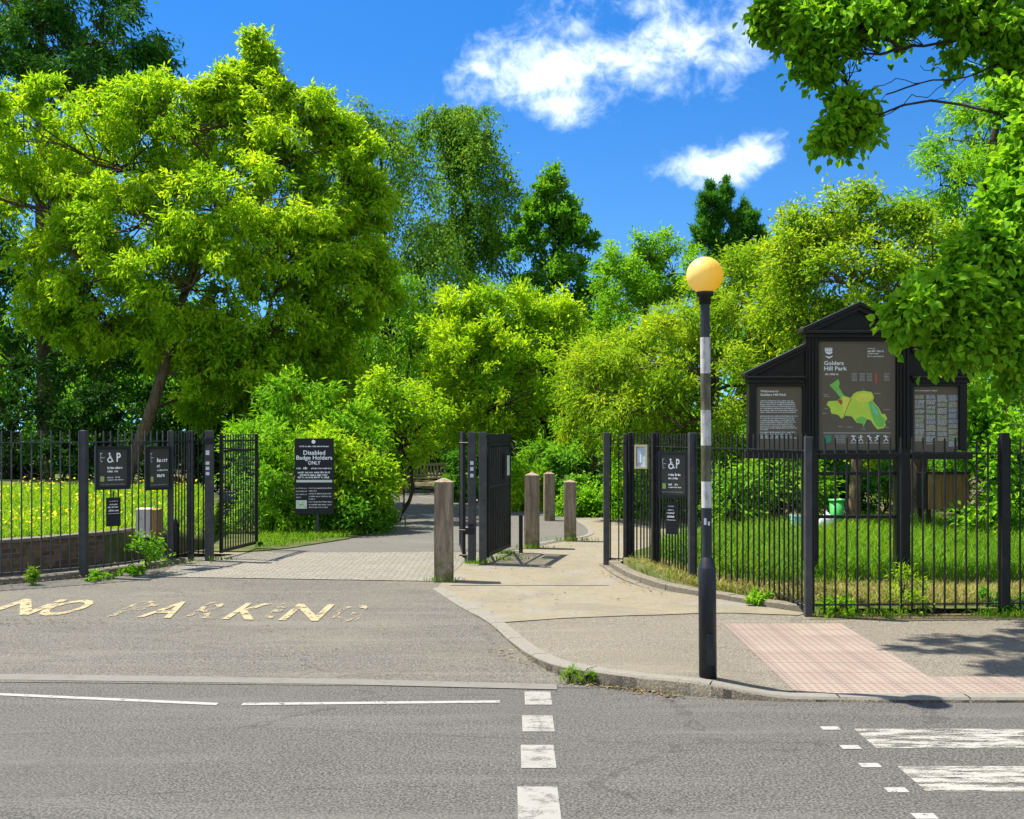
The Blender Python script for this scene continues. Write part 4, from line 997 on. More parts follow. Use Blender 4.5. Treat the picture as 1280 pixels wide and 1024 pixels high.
    blob([(495, 612), (512, 622), (555, 690), (545, 715), (515, 690)], 'map_aqua', .005)
    blob([(205, 585), (240, 575), (252, 600), (240, 625)], 'ink_red', .0045)
    mb = MB(); stroke(mb, [(326, 568), (300, 625), (272, 690), (264, 716)], 4, .005); mb.v = [(cu(x), cv(y), zz) for x, y, zz in mb.v]; mb.f = [f[::-1] for f in mb.f]
    stroke2 = MB(); stroke2.v = mb.v; stroke2.f = mb.f; stroke2.mi = mb.mi; stroke2.sm = mb.sm; stroke2.build('map_road', 'ink_line_red', o, m)
    blob([(95, 886), (125, 880), (158, 884), (155, 930), (135, 945), (112, 952), (98, 940), (104, 915)], 'leaf_emblem', .003, 'leaf_emblem')
    # left
    o, m, px, py = panel(944.3, 1001.2, 483, 562.5, 'welcome_panel', 'narrow dark panel of white text, left wing')
    cu = lambda x: px(935 + x / 10.24); cv = lambda y: py(470 + y / 10.24)
    mb = MB(); put_text(mb, 'Welcome to', cu(148), cv(210), cu(378) - cu(148), 2.6 / k, .02, z); put_text(mb, 'Golders Hill Park', cu(148), cv(256), cu(478) - cu(148), 2.8 / k, .02, z)
    for i, yy in enumerate([328, 352, 376, 400, 424, 448, 472, 522, 548, 574, 598, 624, 650, 674, 696, 728, 752, 778, 800]):
        greek(mb, cu(148), cv(yy), cu([580, 590, 592, 600, 605, 628, 600, 625, 590, 580, 595, 560, 595, 620, 260, 598, 540, 580, 650][i]) - cu(148), 1.6 / k, 300 + i, z)
    mb.build('lettering', 'ink_white', o, m)
    # right
    o, m, px, py = panel(1139.6, 1196.2, 483, 564.6, 'events_panel', 'narrow dark panel of four text columns, right wing')
    cu = lambda x: px(1125 + x / 8.53); cv = lambda y: py(460 + y / 8.53)
    mb = MB(); greek(mb, cu(150), cv(250), cu(385) - cu(150), 1.6 / k, 7, z)
    mb.build('lettering', 'ink_white', o, m)
    r2 = random.Random(4)
    cols = {'ink_pale': MB(), 'ink_tan': MB(), 'ink_blue': MB(), 'ink_green': MB()}
    for ci, (xa, xb) in enumerate(((145, 250), (266, 372), (386, 494), (504, 606))):
        yy = 290; end = [795, 815, 780, 840][ci]
        while yy < end:
            h = r2.randint(30, 75); h = min(h, end - yy); nm = r2.choice(['ink_pale', 'ink_pale', 'ink_tan', 'ink_blue', 'ink_green' if ci in (1, 3) else 'ink_tan'])
            t = yy
            while t < yy + h - 6: greek(cols[nm], cu(xa), cv(t + 9), cu(xb - r2.randint(0, 14)) - cu(xa), 1.35 / k, int(t) + ci * 991, z); t += 10.5
            yy += h + 8
    for nm, mb in cols.items(): mb.build('small_print', nm, o, m)

# ------------------------------------------------------------------ left bank pieces
def left_bits():
    # brick retaining wall
    pts = smooth_poly([(-30, 14.35), (-13, 14.9), (-7.9, 15.6), (-6.95, 16.2), (-6.35, 17.0), (-5.98, 17.8), (-5.75, 18.5)], 2)
    r = thing('brick_wall', (-6.6, 16.5, 0), 'low dark brick retaining wall behind the left railings', 'wall')
    me = bpy.data.meshes.new('brickwork'); V = []; Fs = []; UV = []; s = 0; T = .22; H = .44
    off = Vector((-6.6, 16.5, 0))
    for i, p in enumerate(pts):
        a = pts[max(0, i - 1)]; b = pts[min(len(pts) - 1, i + 1)]; n = Vector((-(b[1] - a[1]), b[0] - a[0], 0)).normalized()
        if i: s += math.dist(pts[i - 1], p)
        q = Vector((p[0], p[1], 0)) - off
        V += [q + Vector((0, 0, -.1)), q + Vector((0, 0, H)), q + n * T + Vector((0, 0, H)), q + n * T + Vector((0, 0, -.1))]
        UV.append(s)
    for i in range(len(pts) - 1):
        for j in range(3): Fs.append((i * 4 + j, (i + 1) * 4 + j, (i + 1) * 4 + j + 1, i * 4 + j + 1))
    n_ = len(pts) - 1; Fs.append((n_ * 4, n_ * 4 + 3, n_ * 4 + 2, n_ * 4 + 1)); Fs.append((0, 1, 2, 3))
    me.from_pydata(V, [], Fs); uv = me.uv_layers.new(name='UVMap')
    zv = [-.1, H, H + T, H + T + .5]
    for li, l in enumerate(me.loops): uv.data[li].uv = (UV[l.vertex_index // 4], zv[l.vertex_index % 4])
    me.update(); link_mesh('brickwork', me, 'brick', r)
    mb = MB()
    for i in range(len(pts) - 1):
        a, b = pts[i], pts[i + 1]; d = Vector((b[0] - a[0], b[1] - a[1], 0)); L = d.length; k = max(1, round(L / .24)); an = math.atan2(d.y, d.x); n = Vector((-d.y, d.x, 0)).normalized()
        if a[0] < -13: k = 1
        for j in range(k):
            t = (j + .5) / k; mb.box((a[0] + d.x * t + n.x * T / 2, a[1] + d.y * t + n.y * T / 2, H + .03 + rnd.uniform(0, .006)), (L / k - .01, T + .03, .055), an, 0, .008)
    mb.build('coping', 'edging_stone', r)
    # pale block pillar
    x, y = (186 - CX) * 17.9 / F, 17.9
    r = thing('stone_pillar', (x, y, .3), 'pale square block with a brown side on the grass bank', 'pillar')
    z0, z1 = .38, CAMZ + (HOR - 635.5) * y / F
    MB().box((x - .06, y, (z0 + z1) / 2), (.22, .30, z1 - z0), .1, 0, .01).build('body', 'pale_block', r); MB().box((x + .115, y, (z0 + z1) / 2 - .005), (.12, .28, z1 - z0 - .01), .1, 0, .008).build('side_panel', 'brown_board', r)
    x, y = (218 - CX) * 17.6 / F, 17.6
    r = thing('short_post', (x, y, 0), 'short black round-topped post beside the narrow sign', 'post')
    MB().lathe((x, y, 0), [(0, 0), (.055, 0), (.055, .60), (.045, .66), (.02, .69), (0, .70)], 14).build('shaft', 'black_metal', r); MB().lathe((x, y, 0), [(.058, .52), (.064, .53), (.064, .55), (.058, .56)], 14).build('ring', 'black_metal', r)

def bench(name, c, rz, L, label, m, arms=True):
    r = thing(name, (*c, 0), label, 'bench'); mat = Matrix.Translation((c[0], c[1], .05)) @ Matrix.Rotation(rz, 4, 'Z')
    mb = MB()
    for i in range(4): mb.box((0, -.22 + i * .13, .44), (L, .11, .03), 0, 0, .004)
    mb.build('seat', m, r, mat)
    mb = MB(); mb.box((0, .27, .88), (L, .05, .09), 0, 0, .006); mb.box((0, .27, .52), (L, .04, .06), 0, 0, .004)
    for i in range(int(L / .11)): mb.box((-L / 2 + .09 + i * .11, .27, .69), (.055, .02, .30))
    mb.build('backrest', m, r, mat)
    for sx in (-1, 1):
        for sy, h in ((-.25, .64), (.27, .93)): MB().box((sx * (L / 2 - .035), sy, h / 2), (.07, .07, h), 0, 0, .005).build('leg', m, r, mat)
        if arms: MB().box((sx * (L / 2 - .035), .0, .655), (.08, .58, .035), 0, 0, .006).build('armrest', m, r, mat)
    return r
def far_bits():
    d = 38; bench('wooden_bench', ((532 - CX) * d / F, d), .12, 1.35, 'pale wooden bench far back beside the park drive', 'bench_wood')
    d = 24; bench('park_bench', ((903 - CX) * d / F, d), R(-68), 1.5, 'dark wooden bench seen side-on through the right railings', 'dark_wood')
    x, y = (502.5 - CX) * 37 / F, 37
    r = thing('timber_stump', (x, y, 0), 'brown timber bollard left of the far pale bench', 'bollard')
    MB().box((x, y, .24), (.17, .17, .46), .1, 0, .015).build('shaft', 'brown_board', r); MB().box((x, y, .48), (.18, .18, .03), .1, 0, .01).build('cap', 'brown_board', r)
    # boarded timber box behind the railings
    d = 21; z0, z1 = CAMZ + (HOR - 637) * d / F, CAMZ + (HOR - 592) * d / F; x0, x1 = (1160 - CX) * d / F, (1211 - CX) * d / F
    r = thing('timber_planter', ((x0 + x1) / 2, d, 0), 'brown boarded timber box on legs beyond the right railings', 'planter')
    mb = MB(); n = 6
    for i in range(n): mb.box((x0 + (x1 - x0) * (i + .5) / n, d, (z0 + z1) / 2), ((x1 - x0) / n - .006, .03, z1 - z0), 0, 0, .004)
    mb.build('front_boards', 'brown_board', r)
    MB().box((x1 + .01, d + .27, (z0 + z1) / 2), (.03, .5, z1 - z0), 0, 0, .004).build('side_boards', 'dark_wood', r)
    MB().box((x0 - .01, d + .27, (z0 + z1) / 2), (.03, .5, z1 - z0), 0, 0, .004).build('side_boards', 'dark_wood', r)
    MB().box(((x0 + x1) / 2, d + .53, (z0 + z1) / 2), (x1 - x0, .03, z1 - z0)).build('back_boards', 'brown_board', r)
    MB().box(((x0 + x1) / 2, d + .27, z1 - .06), (x1 - x0 - .02, .48, .04)).build('soil', 'dry_soil', r)
    MB().box(((x0 + x1) / 2, d - .01, z1 + .015), (x1 - x0 + .08, .07, .03), 0, 0, .004).build('rim', 'dark_wood', r)
    for x in (x0 + .03, x1 - .01):
        for dy in (.06, .48): MB().box((x, d + dy, z0 / 2 + .05), (.07, .07, z0 + .1)).build('leg', 'dark_wood', r)
    d = 21.5; x = (1046 - CX) * d / F; z1 = CAMZ + (HOR - 624) * d / F
    r = thing('plastic_tub', (x, d, 0), 'bright green plastic tub in the grass behind the noticeboard', 'tub')
    MB().lathe((x, d, .1), [(0, 0), (.10, 0), (.135, z1 - .13), (.0, z1 - .13)], 20).build('body', 'tub_green', r); MB().lathe((x, d, .1), [(.136, z1 - .14), (.15, z1 - .14), (.15, z1 - .10), (.125, z1 - .10), (.125, z1 - .13)], 20).build('rim', 'tub_green', r)
    d = 21.2; x = (1001 - CX) * d / F; z1 = CAMZ + (HOR - 644) * d / F
    r = thing('plastic_crate', (x, d, 0), 'pale teal plastic crate in the grass left of the green tub', 'crate')
    mb = MB()
    for a, b, c_, e in ((0, -.14, .30, .02), (0, .14, .30, .02), (-.14, 0, .02, .26), (.14, 0, .02, .26)): mb.box((x + a, d + b, (z1 + .1) / 2), (c_, e, z1 - .1))
    mb.build('sides', 'crate_teal', r); MB().box((x, d, .13), (.26, .26, .02)).build('base', 'crate_teal', r)
    mb = MB()
    for b in (-.15, .15): mb.box((x, d + b, z1 - .02), (.34, .03, .04), 0, 0, .006)
    mb.build('rim', 'crate_teal', r)
    d = 21.0; x = (1033 - CX) * d / F
    bm = bmesh.new(); bmesh.ops.create_icosphere(bm, subdivisions=3, radius=.13)
    for v in bm.verts:
        k = 1 + .18 * math.sin(v.co.x * 31 + v.co.z * 23) * math.sin(v.co.y * 27 + 1); v.co *= k; v.co.z = v.co.z * 1.5 + .25
        if v.co.z > .36: v.co.x *= .6; v.co.y *= .6
    me = bpy.data.meshes.new('carrier_bag'); bm.to_mesh(me); bm.free(); o = link_mesh('carrier_bag', me, 'bag_white'); o.location = (x, d, .12)
    tag(o, 'white bag in the grass beside the green tub', 'bag')

# ------------------------------------------------------------------ vegetation
def unit(a): return a / np.maximum(np.linalg.norm(a, axis=-1, keepdims=True), 1e-9)
def rdir(n): return unit(rng.normal(size=(n, 3)))

LEAVES = {   # length, width, fold, shape
    'ash': (.135, .052, .18, 'd'), 'lime': (.088, .072, .18, 'r'), 'birch': (.10, .055, .1, 'd'), 'small': (.095, .05, .15, 'd'),
    'needle': (.24, .07, .1, 'd'), 'broad': (.15, .085, .16, 'd'), 'fern': (.17, .045, .1, 'd'), 'laurel': (.14, .06, .15, 'd')}
def leaf_geo(P, D, N, L, W, fold, shape):
    S = unit(np.cross(D, N)); N2 = np.cross(S, D)
    L = L[:, None]; W = W[:, None]
    if shape == 'd':
        V = np.stack([P, P + D * L * .42 + S * W * .5 + N2 * W * fold, P + D * L - N2 * L * .12, P + D * L * .42 - S * W * .5 + N2 * W * fold], 1)
        n = len(P); b = (np.arange(n) * 4)[:, None]
        idx = np.concatenate([b + np.array([[0, 1, 2]]), b + np.array([[0, 2, 3]])], 1)
        return V.reshape(-1, 3), np.full(2 * n, 3), idx.ravel()
    V = np.stack([P, P + D * L * .22 + S * W * .46 + N2 * W * fold, P + D * L * .62 + S * W * .42 + N2 * W * fold, P + D * L - N2 * L * .15,
                  P + D * L * .62 - S * W * .42 + N2 * W * fold, P + D * L * .22 - S * W * .46 + N2 * W * fold], 1)
    n = len(P); b = (np.arange(n) * 6)[:, None]
    idx = np.concatenate([b + np.array([[0, 1, 2, 3]]), b + np.array([[0, 3, 4, 5]])], 1)
    return V.reshape(-1, 3), np.full(2 * n, 4), idx.ravel()

def edge_tubes(A, B, ra, rb, k=4):
    D = unit(B - A); ref = np.where(np.abs(D[:, 2:3]) < .9, np.array([[0, 0, 1.]]), np.array([[1., 0, 0]]))
    a = unit(np.cross(D, ref)); b = np.cross(D, a)
    t = 2 * np.pi * np.arange(k) / k
    ring = a[:, None, :] * np.cos(t)[None, :, None] + b[:, None, :] * np.sin(t)[None, :, None]
    V = np.concatenate([A[:, None] + ring * ra[:, None, None], B[:, None] + ring * rb[:, None, None]], 1).reshape(-1, 3)
    n = len(A); o = (np.arange(n) * 2 * k)[:, None, None]
    j = np.arange(k); q = np.stack([j, (j + 1) % k, k + (j + 1) % k, k + j], 1)[None]
    return V, np.full(n * k, 4), (o + q).ravel()

def plant(name, label, cat, base, trunk, blobs, leaf='ash', mat='leaf_mid', bark='bark_brown', clumps=12, tips=14, nleaf=20, spread=.32,
          strand=.35, droop=.3, flat=.55, shell=.55, trunk_r=.16, twig=.0, lsize=1.0, group=None, stems=None, leafname='crown', stemname='trunk', csize=.38, gap=0.0, upright=0.0, seed=None, rosette=1.0, bare=None):
    """base: ground point. trunk: list of points. blobs: [(centre xyz, radii xyz, weight)].
    limbs run trunk -> blob -> clump -> tip and every tip carries a spray of leaves"""
    global rng
    rng = np.random.default_rng(sum(ord(ch) * (i + 3) for i, ch in enumerate(label)) % 99991 if seed is None else seed)
    root = thing(name, base, label, cat, group)
    tA, tB, tra, trb = [], [], [], []
    def edge(a, b, r0, r1, seg=1, sag=0.0):
        a, b = np.asarray(a, float), np.asarray(b, float); L = np.linalg.norm(b - a); off = rng.normal(size=3) * L * .08; off[2] += sag * L; jg = rng.normal(size=(seg + 1, 3)) * L * .022; jg[0] = 0; jg[-1] = 0
        pts = [a + (b - a) * t + off * 4 * t * (1 - t) + jg[q_] for q_, t in enumerate(np.linspace(0, 1, seg + 1))]
        for i in range(seg):
            tA.append(pts[i]); tB.append(pts[i + 1]); tra.append(r0 + (r1 - r0) * i / seg); trb.append(r0 + (r1 - r0) * (i + 1) / seg)
        return pts
    mb = MB()
    tr = [np.asarray(p, float) for p in trunk] if trunk else None
    if tr is not None:
        sm = smooth_poly3(tr, 2); k = len(sm)
        rad = [trunk_r * (1.35 - .35 * min(1, i / k * 8)) * (1 - .72 * i / (k - 1)) for i in range(k)]
        mb.tube(sm, rad, 10, cap=True); nodes = sm
    else: nodes = [np.asarray(base, float) + np.array([0, 0, .05])]
    nodes = np.array(nodes)
    if stems:
        for s in stems: edge(s[0], s[1], s[2], s[2] * .5, 5)
    for bp in (bare or []):
        for a_, b_ in zip(bp[0][:-1], bp[0][1:]): edge(a_, b_, bp[1], bp[1] * .8, 3)
    Ps, Ds = [], []
    blobs = sorted(blobs, key=lambda b: float(np.min(np.linalg.norm(nodes - np.asarray(b[0], float), axis=1))))
    for bl in blobs:
        c, rr = np.asarray(bl[0], float), np.asarray(bl[1], float); w = bl[2] if len(bl) > 2 else 1.0
        dd = np.linalg.norm(nodes - c, axis=1) + np.maximum(0, nodes[:, 2] - c[2] + rr[2] * .2) * 1.5
        nb = nodes[int(np.argmin(dd))]
        r_b = max(.010, min(trunk_r * .32, .022 * float(np.mean(rr)) + .012))
        cl_base = c - np.array([0, 0, rr[2] * .25])
        lp = edge(nb, cl_base, r_b * 1.3, r_b * .7, 6, .03)
        nodes = np.concatenate([nodes, cl_base[None]])
        m = max(3, int(clumps * w))
        d = rdir(m); d[:, 2] += .15; d = unit(d)
        rad = rng.uniform(shell, 1.0, size=(m, 1)) ** .7
        wild = rng.random((m, 1)) < .36
        rad = np.where(wild, rng.uniform(1.0, 1.4, (m, 1)), rad)
        cc = c + d * rad * rr
        for q in cc:
            mid = lp[int(rng.integers(3, 7))]
            edge(mid, q, r_b * .5, r_b * .2, 3, .04)
        k = tips
        cs = csize * float(np.mean(rr)) * np.where(wild[:, :, None], rng.uniform(.35, .7, (m, 1, 1)), rng.uniform(.55, 1.2, (m, 1, 1)))
        g = rng.normal(size=(m, k, 3)); g = g / np.maximum(np.linalg.norm(g, axis=2, keepdims=True), .5) * rng.uniform(.3, 1, (m, k, 1))
        tp = cc[:, None, :] + g * cs * np.array([1, 1, flat])
        outw = unit(tp - c)
        if twig > 0:
            A_ = np.repeat(cc, k, 0); B_ = tp.reshape(-1, 3)
            for a, b in zip(A_, B_): edge(a, b, twig * 1.6, twig * .6)
        Ps.append(tp.reshape(-1, 3)); Ds.append(outw.reshape(-1, 3))
    P = np.concatenate(Ps); O = np.concatenate(Ds); n = len(P)
    if gap:
        ph = rng.uniform(0, 6.28, 3); f = np.sin(P[:, 0] * 2.1 + ph[0]) * np.sin(P[:, 1] * 1.9 + ph[1]) * np.sin(P[:, 2] * 2.3 + ph[2]); keep = f > -gap
        P, O = P[keep], O[keep]; n = len(P)
    sd = unit(O * .9 + rng.normal(size=(n, 3)) * .45 + np.array([0, 0, upright - droop]))
    L_, W_, fold, shape = LEAVES[leaf]
    t = rng.uniform(0, 1, (n, nleaf, 1)) ** rosette; sl = strand * rng.uniform(.6, 1.3, (n, 1, 1))
    pos = P[:, None, :] + sd[:, None, :] * t * sl + np.array([0, 0, -1.0]) * (t ** 2) * sl * droop * .8 + rng.normal(size=(n, nleaf, 3)) * spread * .25
    ld = unit(sd[:, None, :] * .8 + rng.normal(size=(n, nleaf, 3)) * .65 + np.array([0, 0, upright * .6 - droop * .8]))
    nm = unit(rng.normal(size=(n, nleaf, 3)) * .62 + np.array([-.1, .05, .9]) + O[:, None, :] * .3)
    N_ = n * nleaf; jit = rng.uniform(.65, 1.3, N_)
    V, fn, idx = leaf_geo(pos.reshape(-1, 3), ld.reshape(-1, 3), nm.reshape(-1, 3), L_ * lsize * jit, W_ * lsize * jit, fold, shape)
    npmesh(leafname, V, fn, idx, mat, root)
    if tA:
        V2, f2, i2 = edge_tubes(np.array(tA), np.array(tB), np.array(tra), np.array(trb), 5)
        if mb.v:
            v1 = np.array(mb.v); b = len(v1); fi = [len(f) for f in mb.f]; ix = [i for f in mb.f for i in f]
            V2 = np.concatenate([v1, V2]); i2 = np.concatenate([np.array(ix), i2 + b]); f2 = np.concatenate([np.array(fi), f2])
        npmesh(stemname, V2, f2, i2, bark, root, smooth=True)
    global NLEAF; NLEAF += N_
    return root
NLEAF = 0
def smooth_poly3(pts, it=2):
    for _ in range(it):
        q = [pts[0]]
        for a, b in zip(pts[:-1], pts[1:]): q += [a * .75 + b * .25, a * .25 + b * .75]
        pts = q + [pts[-1]]
    return pts
def pxblobs(lst, d, default_depth=None):
    "photo-pixel crown outline at distance d -> world lobes: (u,v,ru,rv[,depth offset m][,weight])"
    out = []
    for b in lst:
        u, v, ru, rv = b[:4]; do = b[4] if len(b) > 4 else 0; w = b[5] if len(b) > 5 else 1
        dd = d + do; c = AT(u, v, dd); out.append((c, (ru * d / F, (ru + rv) * .5 * d / F, rv * d / F), w))
    return out
def base_at(u, d, z=0.0): return ((u - CX) * d / F, d, z)
def pxpath(lst, d): return [AT(u, v, d + (o[0] if o else 0)) for u, v, *o in lst]

def trees():
    # 1 large yellow-green tree
    d = 30
    B = pxblobs([(120, 190, 110, 60, -.3), (30, 190, 60, 65, .5), (235, 155, 84, 50, 0), (310, 150, 56, 54, .6), (322, 58, 4, 12, .6, .3), (323, 80, 7, 14, .6, .4), (319, 104, 11, 16, .6, .5), (345, 112, 7, 10, .6, .3), (272, 100, 10, 10, .3, .35), (280, 118, 22, 18, .3, .5), (365, 128, 16, 14, .4, .4), (392, 138, 14, 12, .4, .4), (205, 122, 12, 14, .2, .4), (160, 118, 14, 12, -.2, .4), (65, 118, 14, 10, .2, .4), (425, 165, 14, 14, .4, .4), (455, 200, 14, 16, .4, .4), (478, 355, 12, 14, 0, .4), (466, 250, 10, 16, .2, .4), (375, 185, 64, 50, .2), (430, 225, 34, 44, .4),
                  (300, 265, 95, 55, -1.2, 1.2), (180, 265, 90, 55, -.9, 1.1), (60, 250, 80, 55, -.2), (110, 325, 74, 36, -1.2), (240, 345, 84, 46, -1.7, 1.1), (350, 305, 76, 55, -1.0, 1.1), (420, 300, 42, 48, 0), (290, 250, 90, 70, 1.6, 1.1), (380, 260, 70, 70, 1.6), (180, 200, 90, 60, 1.6),
                  (425, 365, 38, 40, -.2), (330, 395, 74, 38, -.6), (130, 385, 64, 28, -.8), (400, 430, 46, 40, .8), (285, 455, 56, 34, -.4, .9), (350, 470, 56, 34, .2), (415, 470, 40, 30, .6), (240, 430, 40, 24, -.8, .7), (285, 500, 50, 30, 1.6), (165, 425, 44, 18, -.2, .6), (60, 385, 26, 16, -.6, .5), (-50, 230, 66, 74, 0), (464, 340, 14, 20, 0, .4)], d)
    plant('broadleaf_tree', 'large yellow-green tree with a leaning brown trunk behind the left railings', 'tree', base_at(148, d, .5),
          pxpath([(150, 622, -.8), (166, 575, -.9), (188, 518, -1.0), (203, 468, -1.0), (214, 425, -1.0), (232, 360, -.6), (262, 285, 0), (285, 220, .2)], d), B,
          'ash', 'leaf_gold', 'bark_brown', clumps=23, tips=14, nleaf=19, spread=.26, strand=.40, droop=.4, flat=.30, trunk_r=.2, csize=.44, lsize=1.16, rosette=.45)
    # 2 dark conifer top left
    d = 37
    B = pxblobs([(20, 20, 120, 60), (120, 45, 80, 40), (175, 100, 45, 28, 0, .7), (60, 120, 120, 60), (-60, 60, 90, 90), (90, 90, 80, 40, -1), (30, -60, 120, 60), (110, -40, 70, 50), (10, 230, 110, 80, .5), (60, 340, 110, 80, .3), (-40, 330, 100, 100), (20, 440, 120, 80, .5), (110, 440, 90, 70, 1), (200, 440, 80, 70, 1.5), (150, 330, 90, 90, 2), (150, 110, 70, 40, 1)], d)
    plant('conifer_tree', 'tall dark green conifer at the top left, behind the large yellow-green tree', 'tree', base_at(55, d, .5),
          pxpath([(58, 640), (56, 500), (50, 200), (50, -150)], d), B, 'needle', 'leaf_conifer', 'bark_brown', clumps=15, tips=13, nleaf=20, spread=.5, strand=.5, droop=.45, flat=.4, trunk_r=.32, csize=.36)
    # 3 birches and their neighbours
    d = 46
    B = pxblobs([(585, 165, 30, 30), (560, 200, 35, 40), (605, 210, 30, 45), (565, 260, 45, 45), (610, 270, 28, 45), (585, 320, 50, 45, .5), (560, 370, 45, 50), (545, 150, 12, 12, 0, .5), (572, 148, 12, 14, 0, .5)], d)
    plant('birch_tree', 'tallest birch, fine hanging twigs with blue sky showing through its crown', 'tree', base_at(590, d),
          pxpath([(592, 600), (592, 420), (588, 300), (578, 160)], d), B, 'birch', 'leaf_birch', 'bark_dark', clumps=18, tips=13, nleaf=20, spread=.3, strand=.9, droop=1.0, flat=.9, trunk_r=.10, csize=.40, twig=.005, lsize=1.35)
    d = 42
    B = pxblobs([(455, 180, 36, 40), (490, 175, 26, 34, .5), (470, 240, 50, 60), (510, 250, 36, 60, .4), (450, 310, 50, 60), (500, 330, 55, 55, -.4), (540, 320, 30, 45, -1), (470, 400, 60, 50), (540, 390, 40, 55)], d)
    plant('birch_tree', 'feathery olive birch between the tallest birch and the large yellow-green tree', 'tree', base_at(480, d),
          pxpath([(480, 600), (482, 420), (480, 300), (475, 170)], d), B, 'birch', 'leaf_birch', 'bark_dark', clumps=12, tips=13, nleaf=17, spread=.35, strand=1.1, droop=1.1, flat=.8, trunk_r=.16, csize=.36, twig=.005, lsize=1.25)
    d = 39.5
    B = pxblobs([(470, 400, 60, 55), (530, 420, 50, 60), (430, 450, 60, 60), (490, 480, 70, 55), (560, 460, 50, 60, 1), (600, 400, 36, 40, 2), (600, 440, 50, 50, 1.5), (420, 520, 60, 40), (500, 540, 60, 40)], d)
    plant('willow_tree', 'mid-green weeping tree filling the gap below the birches', 'tree', base_at(500, d),
          pxpath([(505, 610), (508, 520), (515, 420)], d), B, 'fern', 'leaf_lime', 'bark_dark', clumps=13, tips=13, nleaf=19, spread=.4, strand=.8, droop=.8, flat=.7, trunk_r=.18, csize=.4, lsize=1.2)
    d = 44
    B = pxblobs([(691, 232, 5, 13, 0, .4), (688, 250, 9, 16, 0, .6), (700, 262, 9, 18, 0, .6), (676, 262, 8, 18, 0, .5), (664, 272, 7, 16, 0, .5), (712, 280, 10, 20, 0, .6), (726, 300, 9, 18, 0, .5), (654, 296, 9, 22, 0, .5), (692, 288, 28, 28), (676, 322, 38, 32), (718, 325, 30, 36), (742, 350, 14, 28, 0, .5), (650, 345, 24, 36, 0, .7), (700, 375, 44, 34), (670, 410, 45, 45), (725, 410, 34, 44), (700, 460, 60, 50)], d)
    plant('poplar_tree', 'upright dark green tree with a pointed top, right of the tallest birch', 'tree', base_at(692, d),
          pxpath([(695, 620), (694, 420), (691, 235)], d), B, 'broad', 'leaf_mid', 'bark_dark', clumps=15, tips=12, nleaf=16, spread=.25, strand=.4, droop=-.1, flat=1.0, trunk_r=.12, csize=.44, lsize=1.05, upright=.4, gap=.6)
    d = 40
    B = pxblobs([(795, 330, 34, 28), (842, 335, 34, 30, .6), (768, 362, 26, 36), (820, 318, 20, 16, .3, .5), (820, 400, 60, 45), (775, 440, 45, 50), (860, 390, 45, 40, 1)], d)
    plant('broadleaf_tree', 'fresh green round-topped tree left of the beacon globe', 'tree', base_at(805, d),
          pxpath([(805, 610), (806, 480), (808, 360)], d), B, 'small', 'leaf_lime', 'bark_dark', clumps=14, tips=13, nleaf=19, spread=.4, strand=.45, droop=.2, flat=.6, trunk_r=.18, csize=.38, lsize=1.35)
    d = 52
    B = pxblobs([(887, 246, 5, 12, 0, .5), (886, 264, 9, 16, 0, .7), (885, 290, 13, 22), (906, 248, 5, 12, 0, .5), (907, 266, 9, 16, 0, .7), (908, 292, 13, 22), (880, 318, 15, 24), (914, 322, 15, 24), (897, 345, 30, 36)], d)
    plant('conifer_tree', 'dark green conifer with twin tops behind the beacon globe', 'tree', base_at(897, d), pxpath([(897, 600), (896, 420), (895, 250)], d), B,
          'needle', 'leaf_deep', 'bark_dark', clumps=16, tips=13, nleaf=16, spread=.22, strand=.3, droop=-.2, flat=1.2, trunk_r=.14, csize=.34, upright=.6, lsize=.75)
    B = pxblobs([(931, 270, 4, 10, 0, .5), (932, 285, 8, 14, 0, .7), (934, 306, 13, 20), (944, 290, 6, 14, 0, .5), (948, 312, 9, 20, 0, .7), (936, 345, 24, 36)], d)
    plant('conifer_tree', 'shorter dark conifer just right of the twin-topped one', 'tree', base_at(936, d), pxpath([(936, 600), (936, 420), (934, 275)], d), B,
          'needle', 'leaf_deep', 'bark_dark', clumps=15, tips=13, nleaf=16, spread=.22, strand=.3, droop=-.2, flat=1.2, trunk_r=.14, csize=.34, upright=.6, lsize=.75)
    # yellow green mass behind the beacon
    d = 26
    B = pxblobs([(850, 425, 48, 36), (925, 375, 48, 38), (962, 335, 30, 28, .5), (790, 455, 50, 40), (880, 460, 60, 50, -.8), (940, 430, 55, 50, -.4), (770, 510, 55, 45, -.6), (850, 520, 60, 50, -1), (920, 510, 60, 45, -.8), (985, 380, 40, 45, .3), (740, 470, 30, 40, 0), (985, 470, 45, 50)], d)
    plant('broadleaf_tree', 'broad olive-yellow tree behind the beacon pole, left of the noticeboard', 'tree', base_at(885, d),
          pxpath([(880, 640), (884, 560), (890, 480), (900, 400)], d), B, 'fern', 'leaf_olive', 'bark_brown', clumps=19, tips=14, nleaf=19, spread=.34, strand=.45, droop=.3, flat=.3, trunk_r=.14, csize=.42, twig=.004, lsize=.8)
    d = 21.5
    B = pxblobs([(1060, 290, 50, 35), (1110, 300, 50, 36, .4), (1010, 330, 36, 36), (1060, 345, 55, 40, -.6), (1130, 350, 55, 40, -.2), (1180, 320, 50, 40, .4), (1000, 290, 14, 14, 0, .5), (1090, 270, 26, 18, 0, .7), (1040, 400, 55, 40, .8), (1160, 410, 50, 40, .8), (1220, 380, 50, 50, .6), (1000, 400, 40, 40, .6), (1100, 420, 60, 40, 1.5)], d)
